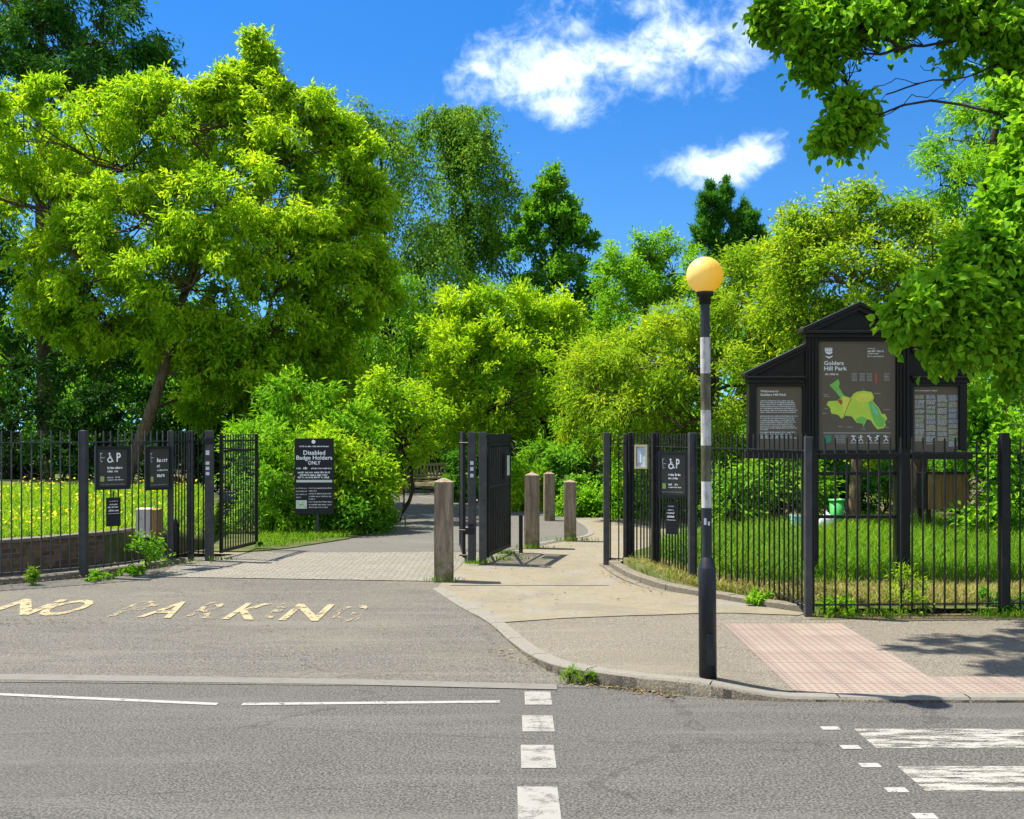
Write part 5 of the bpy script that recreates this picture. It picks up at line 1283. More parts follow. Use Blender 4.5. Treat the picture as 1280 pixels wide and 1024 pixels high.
    plant('broadleaf_tree', 'spreading golden-olive tree with dark crooked branches above the noticeboard', 'tree', base_at(1069, d, .1),
          pxpath([(1068, 665), (1069, 600), (1075, 520), (1105, 440), (1120, 400), (1100, 340, .2)], d), B, 'small', 'leaf_olive', 'bark_brown', clumps=16, tips=13, nleaf=16, spread=.34, strand=.36, droop=.2, flat=.26, trunk_r=.13, csize=.45, twig=.006, gap=.45, lsize=1.0)
    d = 25
    B = pxblobs([(1250, 120, 60, 40), (1225, 170, 50, 40), (1175, 225, 40, 28), (1230, 235, 50, 40), (1270, 280, 50, 60), (1160, 280, 26, 22, 0, .6), (1200, 300, 40, 40), (1300, 180, 60, 60), (1240, 340, 50, 40), (1260, 430, 60, 60, 1), (1250, 520, 60, 50, 1)], d)
    plant('broadleaf_tree', 'feathery pale green tree against the sky at the right, behind the round-leaved branches', 'tree', base_at(1150, d, .1),
          pxpath([(1146, 650), (1148, 580), (1160, 480), (1200, 380), (1230, 250), (1250, 130)], d), B, 'fern', 'leaf_lime', 'bark_dark', clumps=10, tips=10, nleaf=17, spread=.35, strand=.55, droop=.3, flat=.45, trunk_r=.22, csize=.42, twig=.006, lsize=.95)
    # lime overhanging the pavement, trunk outside the frame on the right
    d = 12.3
    B = pxblobs([(985, 12, 22, 14, 0, .8), (1022, 30, 34, 24, 0, .9), (1078, 28, 38, 30, 0, 1), (1120, -8, 50, 28, .4), (1052, 82, 22, 20, 0, .8), (1072, 62, 22, 18, 0, .8), (1064, 130, 16, 16, 0, .6), (1048, 156, 14, 9, 0, .4), (1074, 158, 10, 8, 0, .3), (1160, 6, 40, 16, 0, .7), (1225, 0, 46, 18, 0, .8), (1270, 30, 22, 26, 0, .7), (1012, 62, 14, 12, 0, .4), (1200, -110, 90, 30, .6, .5), (1282, 95, 14, 24, 0, .4), (1128, 58, 22, 12, 0, .4), (1220, 50, 20, 12, 0, .4),
                  (1278, 150, 14, 30, -.8, .6), (1275, 210, 18, 34, -1.2, .8), (1266, 265, 24, 30, -1.5), (1240, 305, 26, 26, -1.6), (1268, 325, 28, 24, -1.5), (1210, 340, 22, 18, -1.7), (1240, 350, 26, 18, -1.5), (1182, 362, 18, 12, -1.8, .8), (1158, 380, 12, 9, -1.9, .6), (1140, 395, 8, 8, -1.9, .4), (1215, 372, 20, 14, -1.8), (1198, 392, 12, 12, -1.8, .6), (1186, 420, 8, 10, -1.8, .4), (1252, 385, 20, 18, -1.6), (1236, 415, 12, 14, -1.7, .5), (1270, 420, 14, 22, -1.5, .7), (1360, 400, 60, 60, -1), (1360, 250, 60, 100, -.5), (1350, 60, 60, 80, 0)], d)
    B += [(np.array(p), np.array(r_), w_) for p, r_, w_ in (((.35, 11.5, 8.2), (.6, .7, .25), .6), ((1.0, 12.3, 8.1), (.8, .8, .25), .8), ((1.1, 11.1, 8.2), (.7, .7, .25), .7), ((1.8, 11.8, 8.2), (.7, .8, .25), .8), ((1.7, 12.8, 8.2), (.6, .5, .25), .6), ((.7, 10.6, 8.2), (.4, .4, .2), .3), ((3.4, 13.4, 8.2), (.5, .5, .3), .3), ((5, 13, 7.8), (.6, .6, .3), .3))]  # unseen lobes above the frame, added to cast dappled shade on the pavement
    plant('lime_tree', 'round-leaved lime tree overhanging from the right edge, in front of the noticeboard', 'tree', base_at(1480, d),
          pxpath([(1480, 775), (1470, 600), (1450, 350), (1420, 150), (1400, -60)], d), B, 'lime', 'leaf_lime', 'bark_dark', clumps=14, tips=10, nleaf=11, spread=.20, strand=.20, droop=.5, flat=.6, trunk_r=.28, csize=.44, twig=.0045, shell=.15, gap=.55, bare=[([AT(u, v, d) for u, v in pth], r_) for pth, r_ in (([(1285, 70), (1235, 84), (1190, 100), (1150, 104), (1108, 118)], .010), ([(1235, 84), (1200, 66), (1165, 62)], .006), ([(1190, 100), (1160, 122), (1140, 118), (1128, 134)], .005), ([(1150, 104), (1120, 98), (1092, 108)], .005), ([(1210, 95), (1185, 122), (1165, 128)], .004), ([(1108, 118), (1098, 128), (1104, 138)], .004), ([(1190, 100), (1172, 84), (1150, 82)], .004), ([(1255, 78), (1238, 110), (1215, 118)], .005))])
    # small fan-branched tree behind the pedestrian gate
    d = 33
    B = pxblobs([(580, 425, 34, 22), (635, 410, 40, 24), (690, 425, 30, 24), (600, 460, 48, 26, -.6), (675, 460, 44, 26, -.6), (565, 488, 30, 20), (635, 500, 50, 24, -1), (708, 475, 20, 22), (605, 388, 16, 14, 0, .5), (565, 388, 9, 12, 0, .3), (600, 528, 40, 18), (675, 525, 34, 18), (655, 385, 12, 14, 0, .4), (700, 395, 10, 14, 0, .4)], d)
    st = [(AT(645, 600, d), AT(u, v, d), .03) for u, v in ((585, 420), (620, 390), (650, 380), (690, 410), (570, 470), (715, 450))]
    plant('small_tree', 'light green small tree with fanning stems behind the pedestrian gate', 'tree', base_at(645, d), None, B, 'ash', 'leaf_gold', 'bark_dark',
          clumps=22, tips=12, nleaf=15, spread=.26, strand=.48, droop=.05, flat=.26, trunk_r=.10, csize=.42, stems=st, twig=.004, lsize=1.1, upright=.15, rosette=.7, gap=.4)
    d = 25.5
    B = pxblobs([(485, 490, 24, 18), (515, 500, 26, 20), (470, 520, 24, 18), (530, 525, 20, 16), (500, 540, 30, 16), (455, 555, 26, 18), (515, 556, 16, 10, 0, .5)], d)
    st = [(AT(503, 640, d), AT(500, 560, d), .05), (AT(500, 560, d), AT(515, 500, d), .03), (AT(500, 565, d), AT(478, 500, d), .025), (AT(480, 625, d), AT(455, 632, d), .07), (AT(500, 600, d), AT(478, 628, d), .06)]
    plant('small_tree', 'small yellow-leaved tree with crooked stems right of the tall pole sign', 'tree', base_at(500, d), None, B, 'small', 'leaf_gold', 'bark_dark', clumps=9, tips=9, nleaf=16, spread=.3, strand=.28, droop=.15, flat=.4, trunk_r=.08, csize=.42, stems=st, twig=.005)

def shrub(label, u, d, blobs, mat='leaf_mid', leaf='small', z=.05, **kw):
    B = pxblobs(blobs, d)
    xs = [b[0][0] for b in B]; st = []
    r = np.random.default_rng(len(label) * 7 + int(u))
    bx = base_at(u, d, z)
    for b in B: st.append((np.array(bx), b[0], .02))
    o = dict(clumps=18, tips=11, nleaf=14, spread=.26, strand=.34, droop=.15, flat=.35, trunk_r=.05, csize=.40, gap=.22, lsize=.9, twig=.004)
    o.update(kw)
    return plant('shrub', label, 'shrub', bx, None, B, leaf, mat, 'bark_dark', stems=st, leafname='foliage', stemname='stems', **o)

def shrubs():
    # left, dark evergreens behind the bank
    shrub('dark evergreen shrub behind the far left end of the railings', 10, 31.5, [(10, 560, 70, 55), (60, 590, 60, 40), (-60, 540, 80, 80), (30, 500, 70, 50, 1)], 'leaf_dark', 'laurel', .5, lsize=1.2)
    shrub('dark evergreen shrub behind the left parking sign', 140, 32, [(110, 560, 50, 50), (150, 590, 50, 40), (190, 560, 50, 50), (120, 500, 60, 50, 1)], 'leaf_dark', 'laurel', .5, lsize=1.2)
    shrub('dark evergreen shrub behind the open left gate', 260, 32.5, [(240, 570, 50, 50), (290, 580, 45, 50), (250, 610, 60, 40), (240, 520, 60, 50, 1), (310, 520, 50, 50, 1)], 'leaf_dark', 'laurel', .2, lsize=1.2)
    # light shrubs around the pole sign
    shrub('pale yellow-green shrub between the open left gate and the tall pole sign', 340, 23.2, [(335, 600, 34, 50, -.3), (350, 560, 40, 34), (345, 640, 36, 30, -.4), (320, 560, 24, 30, .4)], 'leaf_lime', 'fern', droop=.3, lsize=.85)
    shrub('light green shrub rising behind the tall pole sign', 395, 24.2, [(390, 540, 44, 34), (425, 560, 40, 36), (380, 580, 40, 40), (370, 510, 36, 30), (430, 520, 34, 26)], 'leaf_lime', 'fern', droop=.4)
    shrub('sprawling yellow-green shrub right of the tall pole sign', 440, 23.0, [(428, 585, 24, 15), (456, 570, 22, 11), (458, 598, 20, 9), (432, 612, 26, 13), (456, 622, 18, 9), (415, 560, 16, 12), (440, 640, 22, 10)], 'leaf_gold', 'ash', droop=.2)
    shrub('low dark green shrub at the foot of the tall pole sign', 395, 22.6, [(375, 655, 28, 16, .2), (405, 660, 30, 13, .2), (430, 650, 30, 22, 0), (450, 656, 22, 16)], 'leaf_mid', 'laurel', lsize=.8)
    # bed beyond the path
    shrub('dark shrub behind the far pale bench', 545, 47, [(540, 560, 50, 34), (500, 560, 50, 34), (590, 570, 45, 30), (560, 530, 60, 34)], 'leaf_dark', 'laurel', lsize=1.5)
    shrub('rounded mid-green shrub between the far bench and the wooden bollard', 552, 33, [(556, 612, 7, 5), (568, 611, 9, 7), (586, 610, 14, 10)], 'leaf_mid', 'laurel', lsize=1.0, strand=.2, clumps=10)
    shrub('dark green shrub behind the pedestrian gate leaf', 640, 37, [(640, 560, 34, 34), (610, 575, 34, 34), (670, 570, 30, 30), (640, 600, 40, 26)], 'leaf_deep', 'laurel', lsize=1.2)
    shrub('feathery light shrub between the two rear wooden bollards', 680, 30, [(680, 580, 24, 26), (700, 590, 24, 26), (720, 560, 26, 24), (660, 600, 16, 16)], 'leaf_lime', 'fern')
    shrub('pale grassy tuft of leaves left of the rear wooden bollards', 648, 29.5, [(645, 618, 14, 12), (655, 624, 12, 10)], 'leaf_gold', 'fern', droop=.6)
    shrub('mid-green shrub behind the short dark wooden bollard', 735, 29, [(730, 590, 30, 30), (755, 570, 30, 34), (740, 620, 28, 18), (775, 600, 26, 30)], 'leaf_mid', 'broad', droop=.3, lsize=.9)
    shrub('low leafy shrub at the path edge left of the right railings', 740, 27.5, [(725, 632, 22, 10), (755, 634, 22, 11), (775, 630, 18, 14)], 'leaf_lime', 'lime', lsize=.8)
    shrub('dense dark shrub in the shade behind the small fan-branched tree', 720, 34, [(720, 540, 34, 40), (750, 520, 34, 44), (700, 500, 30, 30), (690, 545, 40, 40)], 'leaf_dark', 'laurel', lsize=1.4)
    shrub('light green shrub behind the right parking sign', 830, 27, [(800, 580, 36, 40), (840, 590, 40, 40), (810, 620, 34, 26), (860, 560, 30, 34)], 'leaf_lime', 'fern')
    shrub('mid-green shrub behind the beacon pole', 905, 26, [(890, 600, 36, 34), (930, 590, 36, 36), (910, 630, 36, 22), (950, 620, 30, 28)], 'leaf_mid', 'broad')
    shrub('layered green shrub under the left wing of the noticeboard', 960, 23.5, [(950, 600, 34, 16), (980, 620, 34, 16), (960, 640, 36, 16), (1000, 600, 30, 22), (925, 640, 22, 18)], 'leaf_lime', 'laurel', flat=.3, lsize=.9)
    shrub('dark shrub behind the green tub', 1040, 26, [(1020, 610, 34, 30), (1050, 600, 34, 34), (1030, 570, 40, 40), (1075, 590, 30, 34)], 'leaf_deep', 'laurel')
    shrub('yellow-green bush seen between the noticeboard posts', 1103, 27, [(1105, 600, 20, 26), (1095, 575, 20, 24), (1110, 630, 20, 18)], 'leaf_gold', 'small')
    shrub('dark shrub behind the timber planter', 1190, 28, [(1160, 600, 40, 40), (1200, 570, 40, 40), (1180, 640, 40, 22), (1230, 600, 40, 40)], 'leaf_mid', 'laurel')
    shrub('fresh green bush at the right edge behind the railings', 1262, 19.5, [(1262, 500, 26, 30, .6), (1240, 540, 20, 24, .6), (1255, 600, 34, 40), (1275, 560, 34, 40), (1270, 650, 40, 30), (1245, 630, 26, 26)], 'leaf_lime', 'broad', z=.15)
    # spiky plant
    d = 23.6; rg = np.random.default_rng(3); x0 = (481 - CX) * d / F
    r = thing('spiky_plant', (x0, d, .05), 'clump of upright sword-shaped leaves at the edge of the drive', 'plant')
    n = 70; P = np.stack([x0 + rg.normal(0, .13, n), d + rg.normal(0, .1, n), np.full(n, .05)], 1); D = unit(np.stack([rg.normal(0, .35, n), rg.normal(0, .3, n), np.ones(n)], 1)); N = unit(rg.normal(size=(n, 3)) + np.array([0, -1, .2]))
    V, f, i = leaf_geo(P, D, N, rg.uniform(.3, .58, n), np.full(n, .035), .15, 'd'); npmesh('leaves', V, f, i, 'leaf_deep', r)
    # weeds against the railings
    def weed(label, u, v, z, h, n, mat, leaf='laurel', w=.12, lsize=.42):
        x, y = G(u, v, z); c = (x, y, z)
        global rng
        plant('weed', label, 'weed', c, None, [((x, y, z + h * .35), (w, w, h * .35)), ((x + .03, y, z + h * .8), (w * .6, w * .6, h * .25))], leaf, mat, 'bark_dark', clumps=7, tips=n, nleaf=6, spread=.3 * h, strand=.3 * h, droop=.1, flat=.8, trunk_r=.01, csize=.5, lsize=lsize, leafname='leaves', stemname='stem', stems=[((x, y, z), (x + .03, y, z + h), .006)])
    weed('tall leafy weed growing through the left railings below the narrow sign', 182, 712, .05, .48, 5, 'leaf_lime', w=.17, lsize=.5)
    weed('low weed at the foot of the left railings, right of the thick post', 122, 724, .02, .09, 4, 'leaf_lime', w=.15)
    weed('low weed on the left stone edging beside the tall weed', 165, 718, .02, .09, 4, 'leaf_lime', w=.13)
    weed('small grassy weed on the left stone edging at the far left', 40, 727, .05, .16, 3, 'blade_grass', 'fern', w=.03)
    weed('leafy weed under the railings right of the middle right-hand post', 1048, 768, .03, .16, 6, 'leaf_lime', w=.2)
    weed('bushy weed with thin stems in the middle of the right railings', 1128, 766, .03, .42, 6, 'leaf_olive', w=.26)
    weed('dark leafy weed under the right railings left of the far post', 1235, 764, .03, .20, 7, 'leaf_mid', w=.26)
    weed('low weed at the foot of the far right post', 1265, 766, .03, .18, 6, 'leaf_deep', w=.2)
    weed('small weed between the right edging and the pavement', 948, 757, .05, .14, 4, 'leaf_lime', w=.09)
    weed('tuft of weeds in the gutter at the kerb corner', 712, 851, .02, .09, 6, 'blade_grass', 'fern', w=.055, lsize=.16)
    weed('smaller tuft of weeds in the gutter right of the kerb corner', 733, 853, .02, .07, 5, 'blade_grass', 'fern', w=.035, lsize=.15)

def blades(name, label, pts, h, w, mat, kind='stuff', cat='grass', lean=.35):
    "pts (n,3) roots; 5-vertex bent blades"
    n = len(pts); rg = np.random.default_rng(n); a = rg.uniform(0, 6.28, n); s = np.stack([np.cos(a), np.sin(a), np.zeros(n)], 1)
    ln = np.stack([rg.normal(0, lean, n), rg.normal(0, lean, n), np.ones(n)], 1); hh = (h * rg.uniform(.45, 1.25, n))[:, None]; ww = (w * rg.uniform(.7, 1.3, n))[:, None]
    mid = pts + unit(ln) * hh * .55; tip = pts + unit(ln * np.array([2.2, 2.2, 1])) * hh
    V = np.stack([pts - s * ww / 2, pts + s * ww / 2, mid + s * ww * .4, mid - s * ww * .4, tip], 1).reshape(-1, 3)
    b = (np.arange(n) * 5)[:, None]; idx = np.concatenate([b + np.array([[0, 1, 2, 3]]), b + np.array([[3, 2, 4]])], 1).ravel()
    o = npmesh(name, V, np.tile([4, 3], n), idx, mat); return tag(o, label, cat, None, kind)
def inpoly(x, y, poly):
    c = np.zeros(len(x), bool); n = len(poly)
    for i in range(n):
        (x0, y0), (x1, y1) = poly[i], poly[(i + 1) % n]
        if y0 == y1: continue
        k = ((y0 > y) != (y1 > y)) & (x < (x1 - x0) * (y - y0) / (y1 - y0) + x0); c ^= k
    return c
def scatter(poly, n, seed, z):
    rg = np.random.default_rng(seed); xs = [p[0] for p in poly]; ys = [p[1] for p in poly]
    x = rg.uniform(min(xs), max(xs), n * 3); y = rg.uniform(min(ys), max(ys), n * 3); k = inpoly(x, y, poly); x, y = x[k][:n], y[k][:n]
    return np.stack([x, y, z(x, y) if callable(z) else np.full(len(x), z)], 1)
def grass():
    zl = lambda x, y: np.full(len(x), .12) + .03 * np.clip((y - 13) / 2, 0, 1)
    lawn = [(3.0, 14.0), (9, 14.2), (11, 23), (8, 23), (5.5, 22), (3.6, 20.8), (2.6, 19.2), (2.1, 17.4), (2.4, 15.5)]
    blades('grass', 'tall green grass on the lawn behind the right railings', scatter(lawn, 34000, 1, zl), .34, .016, 'blade_grass')
    fr = [(3.25, 12.65), (9, 12.75), (9, 14.5), (2.9, 14.3), (2.5, 15.0), (2.2, 16.4), (1.70, 16.75), (1.66, 16.5), (1.75, 15.7), (1.98, 14.65), (2.22, 14.15), (2.54, 13.65), (3.05, 12.95)]
    blades('dry_grass', 'short dry yellowish grass along the foot of the right railings', scatter(fr, 22000, 2, .10), .15, .012, 'blade_dry', cat='grass')
    blades('short_grass', 'short green grass at the foot of the right railings', scatter(fr, 6000, 12, .10), .14, .012, 'blade_grass')
    mead = [(-14, 15.4), (-7.7, 16.1), (-6.8, 16.6), (-6.1, 17.6), (-5.8, 18.4), (-5.3, 19.6), (-5.6, 22), (-7, 26), (-16, 27)]
    def zm(x, y):
        t = np.clip((y - 17) / 9, 0, 1); t = t * t * (3 - 2 * t); q = np.clip((x + 5.9) / .7, 0, 1); return .46 + .25 * t - .34 * q * q * (3 - 2 * q) + .0 * x
    blades('meadow_grass', 'bright yellow-green meadow grass on the bank behind the left railings', scatter(mead, 34000, 3, zm), .20, .018, 'blade_meadow')
    p = scatter(mead, 1500, 4, zm); p = p[np.sin(p[:, 0] * 2.3) + np.sin(p[:, 1] * 3.1 + p[:, 0]) + np.random.default_rng(6).normal(0, .5, len(p)) > .2]; rg = np.random.default_rng(5); n = len(p); p[:, 2] += rg.uniform(.12, .28, n)
    V, f, i = leaf_geo(p, unit(rg.normal(size=(n, 3)) * np.array([1, 1, .3])), unit(rg.normal(size=(n, 3)) * .4 + np.array([0, -.3, 1])), np.full(n, .055), np.full(n, .05), .2, 'r')
    tag(npmesh('wildflowers', V, f, i, 'petal_yellow'), 'scattered small yellow flowers in the meadow grass on the left bank', 'flowers', None, 'stuff')
    p = np.stack([rg.uniform(-5.9, -5.0, 60), rg.uniform(17.8, 18.6, 60), rg.uniform(.75, 1.25, 60)], 1); n = 60
    verge = [G(*q) for q in [(318, 690), (360, 686), (430, 675.5), (478, 664.5), (500, 652), (494, 641), (455, 634), (330, 650)]]
    blades('verge_grass', 'short grass along the verge under the shrubs left of the drive', scatter(verge, 9000, 6, .06), .12, .016, 'blade_grass')
    # tufts at posts and bollard feet, cracks
    pts = []
    for (x, y, n, s) in ((-.91, 15.36, 60, .13), (.30, 19.75, 110, .16), (1.08, 21.05, 130, .2), (-.5, 17.35, 120, .12), (-.25, 17.9, 150, .25), (-.1, 18.7, 120, .12), (-4.5, 17.85, 60, .12), (-5.0, 17.5, 90, .25)):
        rg = np.random.default_rng(int(x * 100 + 2000)); pts.append(np.stack([rg.normal(x, s, n), rg.normal(y, s * .35, n), np.full(n, .03)], 1))
    blades('grass_tufts', 'little grass tufts round the bollards and gate posts', np.concatenate(pts), .09, .010, 'blade_grass')
    # strip of grass hugging railings base (right, front)
    rg = np.random.default_rng(8); x = rg.uniform(3.2, 8, 1600); pts = np.stack([x, 12.33 + rg.normal(0, .10, 1600), np.full(1600, .03)], 1)
    keep = np.sin(x * 5.1) + np.sin(x * 2.3 + 1) + rg.normal(0, .6, 1600) > -.2
    blades('verge_weeds', 'ragged strip of grass and weeds under the front of the right railings', pts[keep], .13, .014, 'blade_grass')
    pts2 = np.stack([rg.uniform(3.2, 8, 1500), 12.24 + rg.normal(0, .12, 1500), np.full(1500, .028)], 1)
    blades('straw', 'dry straw along the back edge of the pavement', pts2, .07, .008, 'blade_dry', lean=1.6)
    # soil strip
    sheet('soil_strip', [(3.1, 12.1), (5, 12.18), (9, 12.15), (9, 12.75), (3.2, 12.62)], 'dry_soil', .045, label='dry soil strip under the right railings', cat='soil')
    # leaf litter: gutter and path sides
    L = []
    for a, b, n, s in (((.42, 9.30), (1.25, 8.78), 240, .05), ((1.3, 16.4), (1.55, 14.9), 60, .07), ((1.6, 14.5), (2.9, 12.5), 160, .10), ((-6.6, 14.95), (-4.9, 17.4), 240, .13), ((-6, 12.2), (-4.2, 12.0), 60, .08), ((3.2, 12.1), (6, 12.1), 200, .10), ((-.2, 10.6), (.5, 9.3), 60, .06)):
        t = rg.uniform(0, 1, n)[:, None]; p = np.array(a) * (1 - t) + np.array(b) * t + rg.normal(0, s, (n, 2)); L.append(np.concatenate([p, np.full((n, 1), .036 if a[0] != .42 else .012)], 1))
    x = rg.uniform(-7, 5, 500); y = rg.uniform(9.5, 16, 500); L.append(np.stack([x, y, np.full(500, .11)], 1)[(x < .2) | (y < 11.5)][:0])
    x = rg.uniform(-6, -1.2, 130); y = rg.uniform(9.7, 19, 130); L.append(np.stack([x, y, np.full(130, .055)], 1)); x = rg.uniform(-.5, 1.3, 150); y = rg.uniform(12.5, 22, 150); L.append(np.stack([x, y, np.full(150, .05)], 1))
    p = np.concatenate(L); n = len(p)
    V, f, i = leaf_geo(p, unit(np.stack([rg.normal(size=n), rg.normal(size=n), np.full(n, .1)], 1)), unit(np.stack([rg.normal(0, .25, n), rg.normal(0, .25, n), np.ones(n)], 1)), rg.uniform(.02, .055, n), rg.uniform(.012, .03, n), .12, 'd')
    tag(npmesh('leaf_litter', V, f, i, 'leaf_litter'), 'dry leaf litter in the gutter and along the path edges', 'leaf litter', None, 'stuff')
    # ground cover in the beds
    bed = [G(*q, .07) for q in [(560, 612), (600, 621), (660, 630), (740, 639), (800, 643), (880, 646), (960, 640), (960, 615), (560, 600)]]
    p = scatter(bed, 9000, 9, .1); n = len(p); rg = np.random.default_rng(10); p[:, 2] += rg.uniform(0, .25, n)
    V, f, i = leaf_geo(p, unit(rg.normal(size=(n, 3)) + np.array([0, -.2, .4])), unit(rg.normal(size=(n, 3)) * .5 + np.array([0, -.3, 1])), rg.uniform(.08, .16, n), rg.uniform(.04, .08, n), .15, 'd')
    tag(npmesh('ground_cover', V, f, i, 'leaf_mid'), 'leafy ground cover in the bed along the path', 'ground cover', None, 'stuff')
    # far wood
    rg = np.random.default_rng(77); V = []; n = 90000
    a = rg.uniform(-46, 52, 520); dd = rg.uniform(58, 72, 520); hz = rg.uniform(.4, 7.6, 520) * (1 + .12 * np.sin(a * .6))
    c = np.stack([a, dd, hz], 1)[rg.integers(0, 520, n)] + rg.normal(size=(n, 3)) * np.array([1.1, 1.1, .9])
    c[:, 2] = np.maximum(c[:, 2], .1)
    V, f, i = leaf_geo(c, rdir2(rg, n), unit(rg.normal(size=(n, 3)) * .6 + np.array([0, -.2, 1])), rg.uniform(.35, .7, n), rg.uniform(.2, .4, n), .15, 'd')
    tag(npmesh('woodland', V, f, i, 'leaf_mid'), 'far green wood closing off the park behind all the other trees', 'woodland', None, 'stuff')
def rdir2(rg, n): return unit(rg.normal(size=(n, 3)) + np.array([0, 0, -.3]))

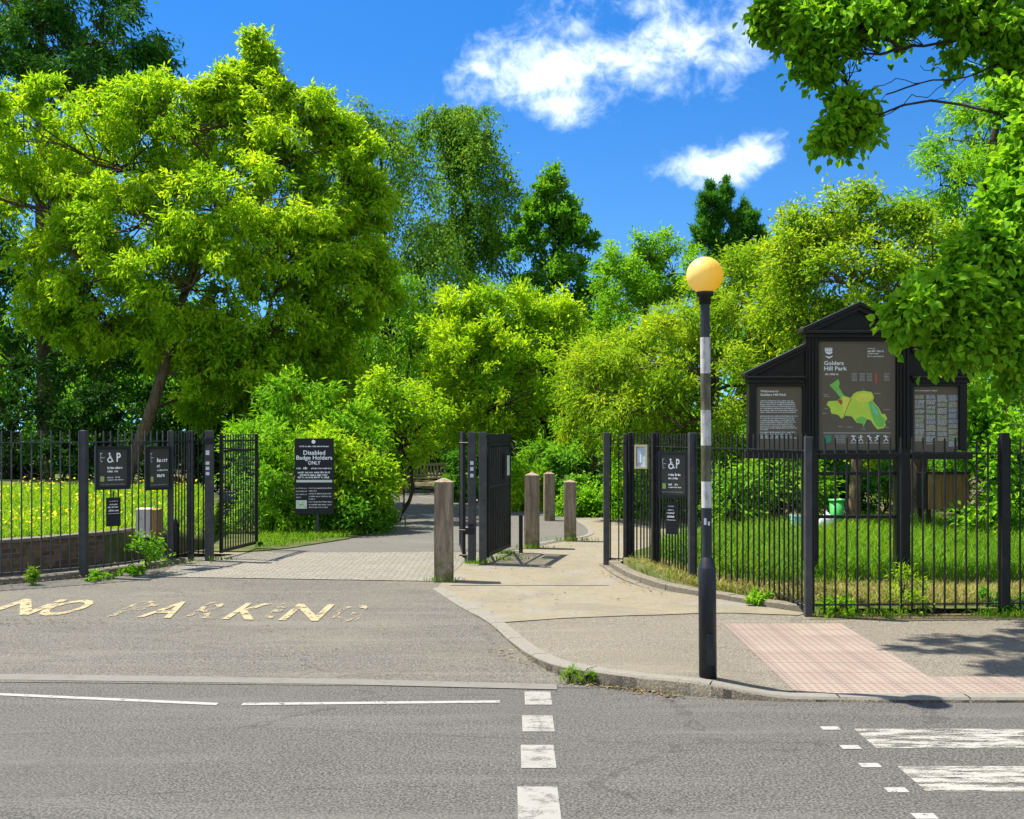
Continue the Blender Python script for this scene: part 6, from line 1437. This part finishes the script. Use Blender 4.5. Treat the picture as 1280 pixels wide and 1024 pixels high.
# ------------------------------------------------------------------ sky, sun, camera
SUN_EL, SHADOW = R(63), (0.95, -0.312)
def sky_and_sun():
    w = bpy.data.worlds.new('World'); sc.world = w; w.use_nodes = True; t = w.node_tree; t.nodes.clear()
    class W(NT):
        def __init__(s): s.t = t
    q = W(); out = q.n('ShaderNodeOutputWorld'); bg = q.n('ShaderNodeBackground')
    to_sun = Vector((-SHADOW[0], -SHADOW[1], 0)); rot = math.atan2(to_sun.x, to_sun.y)
    sky = q.n('ShaderNodeTexSky', sky_type='NISHITA'); sky.sun_disc = False; sky.sun_elevation = SUN_EL; sky.sun_rotation = rot
    sky.air_density = 1.0; sky.dust_density = .1; sky.ozone_density = 5.0; sky.altitude = 100
    tc = q.n('ShaderNodeTexCoord').outputs['Generated']
    s = q.sep(tc)
    # the clear upper sky comes further down than in the plain model
    zz = q.math('ADD', q.math('MULTIPLY', s[2], 2.5), .10)
    cb = q.n('ShaderNodeCombineXYZ'); q.l(s[0], cb.inputs[0]); q.l(s[1], cb.inputs[1]); q.l(zz, cb.inputs[2])
    nv = q.n('ShaderNodeVectorMath', operation='NORMALIZE'); q.l(cb.outputs[0], nv.inputs[0]); q.l(nv.outputs[0], sky.inputs[0])
    hs = q.n('ShaderNodeHueSaturation'); hs.inputs['Saturation'].default_value = 1.12; hs.inputs['Value'].default_value = 1.0; q.l(sky.outputs[0], hs.inputs['Color'])
    tint = q.mix(1.0, hs.outputs[0], q.mix(q.sstep(s[2], .08, .36), SKYLOW, SKYTINT), 'MULTIPLY')
    # clouds by direction
    y = q.math('MAXIMUM', s[1], .05); a = q.math('DIVIDE', s[0], y); b = q.math('DIVIDE', s[2], y)
    cv = q.n('ShaderNodeCombineXYZ'); q.l(a, cv.inputs[0]); q.l(b, cv.inputs[1])
    n1 = q.noise(q.scale(cv.outputs[0], (1, 1.25, 1)), 17, 10, .60, .35); n2 = q.noise(cv.outputs[0], 55, 6, .65, .6)
    nn = q.math('ADD', q.math('MULTIPLY', q.math('SUBTRACT', n1, .5), 3.0), q.math('MULTIPLY', q.math('SUBTRACT', n2, .5), 1.5))
    dens = None
    for (u, v, ru, rv, rot_, k) in CLOUDS:
        cx, cy = (u - CX) / F, (HOR - v) / F; ca, sa = math.cos(rot_), math.sin(rot_)
        dx = q.math('SUBTRACT', a, cx); dy = q.math('SUBTRACT', b, cy)
        ex = q.math('DIVIDE', q.math('ADD', q.math('MULTIPLY', dx, ca), q.math('MULTIPLY', dy, sa)), ru / F)
        ey = q.math('DIVIDE', q.math('SUBTRACT', q.math('MULTIPLY', dy, ca), q.math('MULTIPLY', dx, sa)), rv / F)
        r = q.math('SQRT', q.math('ADD', q.math('MULTIPLY', ex, ex), q.math('MULTIPLY', ey, ey)))
        m = q.math('MULTIPLY', q.math('SUBTRACT', 1.0, r), k)
        dens = m if dens is None else q.math('SMOOTH_MAX' if False else 'MAXIMUM', dens, m)
    den = q.math('ADD', dens, nn)
    f = q.math('MULTIPLY', q.sstep(den, -.15, 1.75), .98)
    f = q.math('MULTIPLY', f, q.math('GREATER_THAN', s[1], .06))
    lp = q.mix(q.sstep(den, .25, 1.5), CLOUDC[0], CLOUDC[1])
    # unseen bright clouds added for fill light, overhead and behind the camera
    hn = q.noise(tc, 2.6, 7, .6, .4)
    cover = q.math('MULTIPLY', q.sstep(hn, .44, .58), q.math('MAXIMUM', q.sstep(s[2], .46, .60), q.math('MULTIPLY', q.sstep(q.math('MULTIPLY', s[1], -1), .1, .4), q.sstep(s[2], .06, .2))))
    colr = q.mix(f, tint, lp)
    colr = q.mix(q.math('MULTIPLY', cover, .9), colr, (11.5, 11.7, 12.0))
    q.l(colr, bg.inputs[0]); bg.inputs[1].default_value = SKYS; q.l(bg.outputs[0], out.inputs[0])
    L = bpy.data.lights.new('sun', 'SUN'); L.energy = SUNS; L.angle = R(.53); L.color = (1, .935, .82)
    o = bpy.data.objects.new('sun', L); col.objects.link(o)
    dirv = Vector((SHADOW[0] * math.cos(SUN_EL), SHADOW[1] * math.cos(SUN_EL), -math.sin(SUN_EL)))
    o.rotation_euler = dirv.to_track_quat('-Z', 'Y').to_euler(); o.location = (-20, 20, 60)
SKYTINT, SKYLOW = (.54, 1.32, 1.72), (1.25, 1.75, 1.80)
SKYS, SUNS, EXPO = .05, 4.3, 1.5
CLOUDS = [(690, 90, 130, 62, 0.15, 1.25), (620, 92, 70, 26, .05, .8), (700, 130, 70, 30, .0, 1.0), (780, 75, 100, 62, .2, 1.2), (840, 45, 95, 50, -.3, 1.0), (915, 72, 52, 36, .5, .95), (945, 30, 36, 40, .3, .6), (720, 35, 50, 36, .5, .75), (800, 12, 60, 30, 0, .9),
          (902, 205, 76, 28, .10, 1.4), (935, 192, 56, 30, .0, 1.3), (880, 212, 50, 20, 0, 1.1)]
CLOUDC = [(10.2, 11.8, 13.6), (12.9, 13.1, 13.4)]

def camera():
    c = bpy.data.cameras.new('camera'); o = bpy.data.objects.new('camera', c); col.objects.link(o); sc.camera = o
    c.sensor_fit = 'HORIZONTAL'; c.sensor_width = 36; c.lens = 36 * F / 1280; c.clip_end = 6000; c.clip_start = .1
    c.shift_y = (HOR - 512) / 1280
    o.location = (0, 0, CAMZ); o.rotation_euler = (R(90), 0, 0)
    sc.view_settings.view_transform = 'Standard'; sc.view_settings.look = 'None'; sc.view_settings.exposure = EXPO; sc.view_settings.gamma = 1
    cy = sc.cycles; cy.max_bounces = 12; cy.diffuse_bounces = 9; cy.transmission_bounces = 9; cy.transparent_max_bounces = 8; cy.glossy_bounces = 2
    cy.caustics_reflective = False; cy.caustics_refractive = False
    cy.use_denoising = True; cy.sample_clamp_indirect = 8
    try: cy.denoiser = 'OPENIMAGEDENOISE'; cy.denoising_input_passes = 'RGB_ALBEDO_NORMAL'; cy.denoising_prefilter = 'ACCURATE'
    except Exception: pass

build_ground(); markings(); lettering_on_ground(); railings(); gates(); bollards(); beacon(); signs(); noticeboard(); left_bits(); far_bits()
trees(); shrubs(); grass(); sky_and_sun(); camera()
print('leaves', NLEAF)
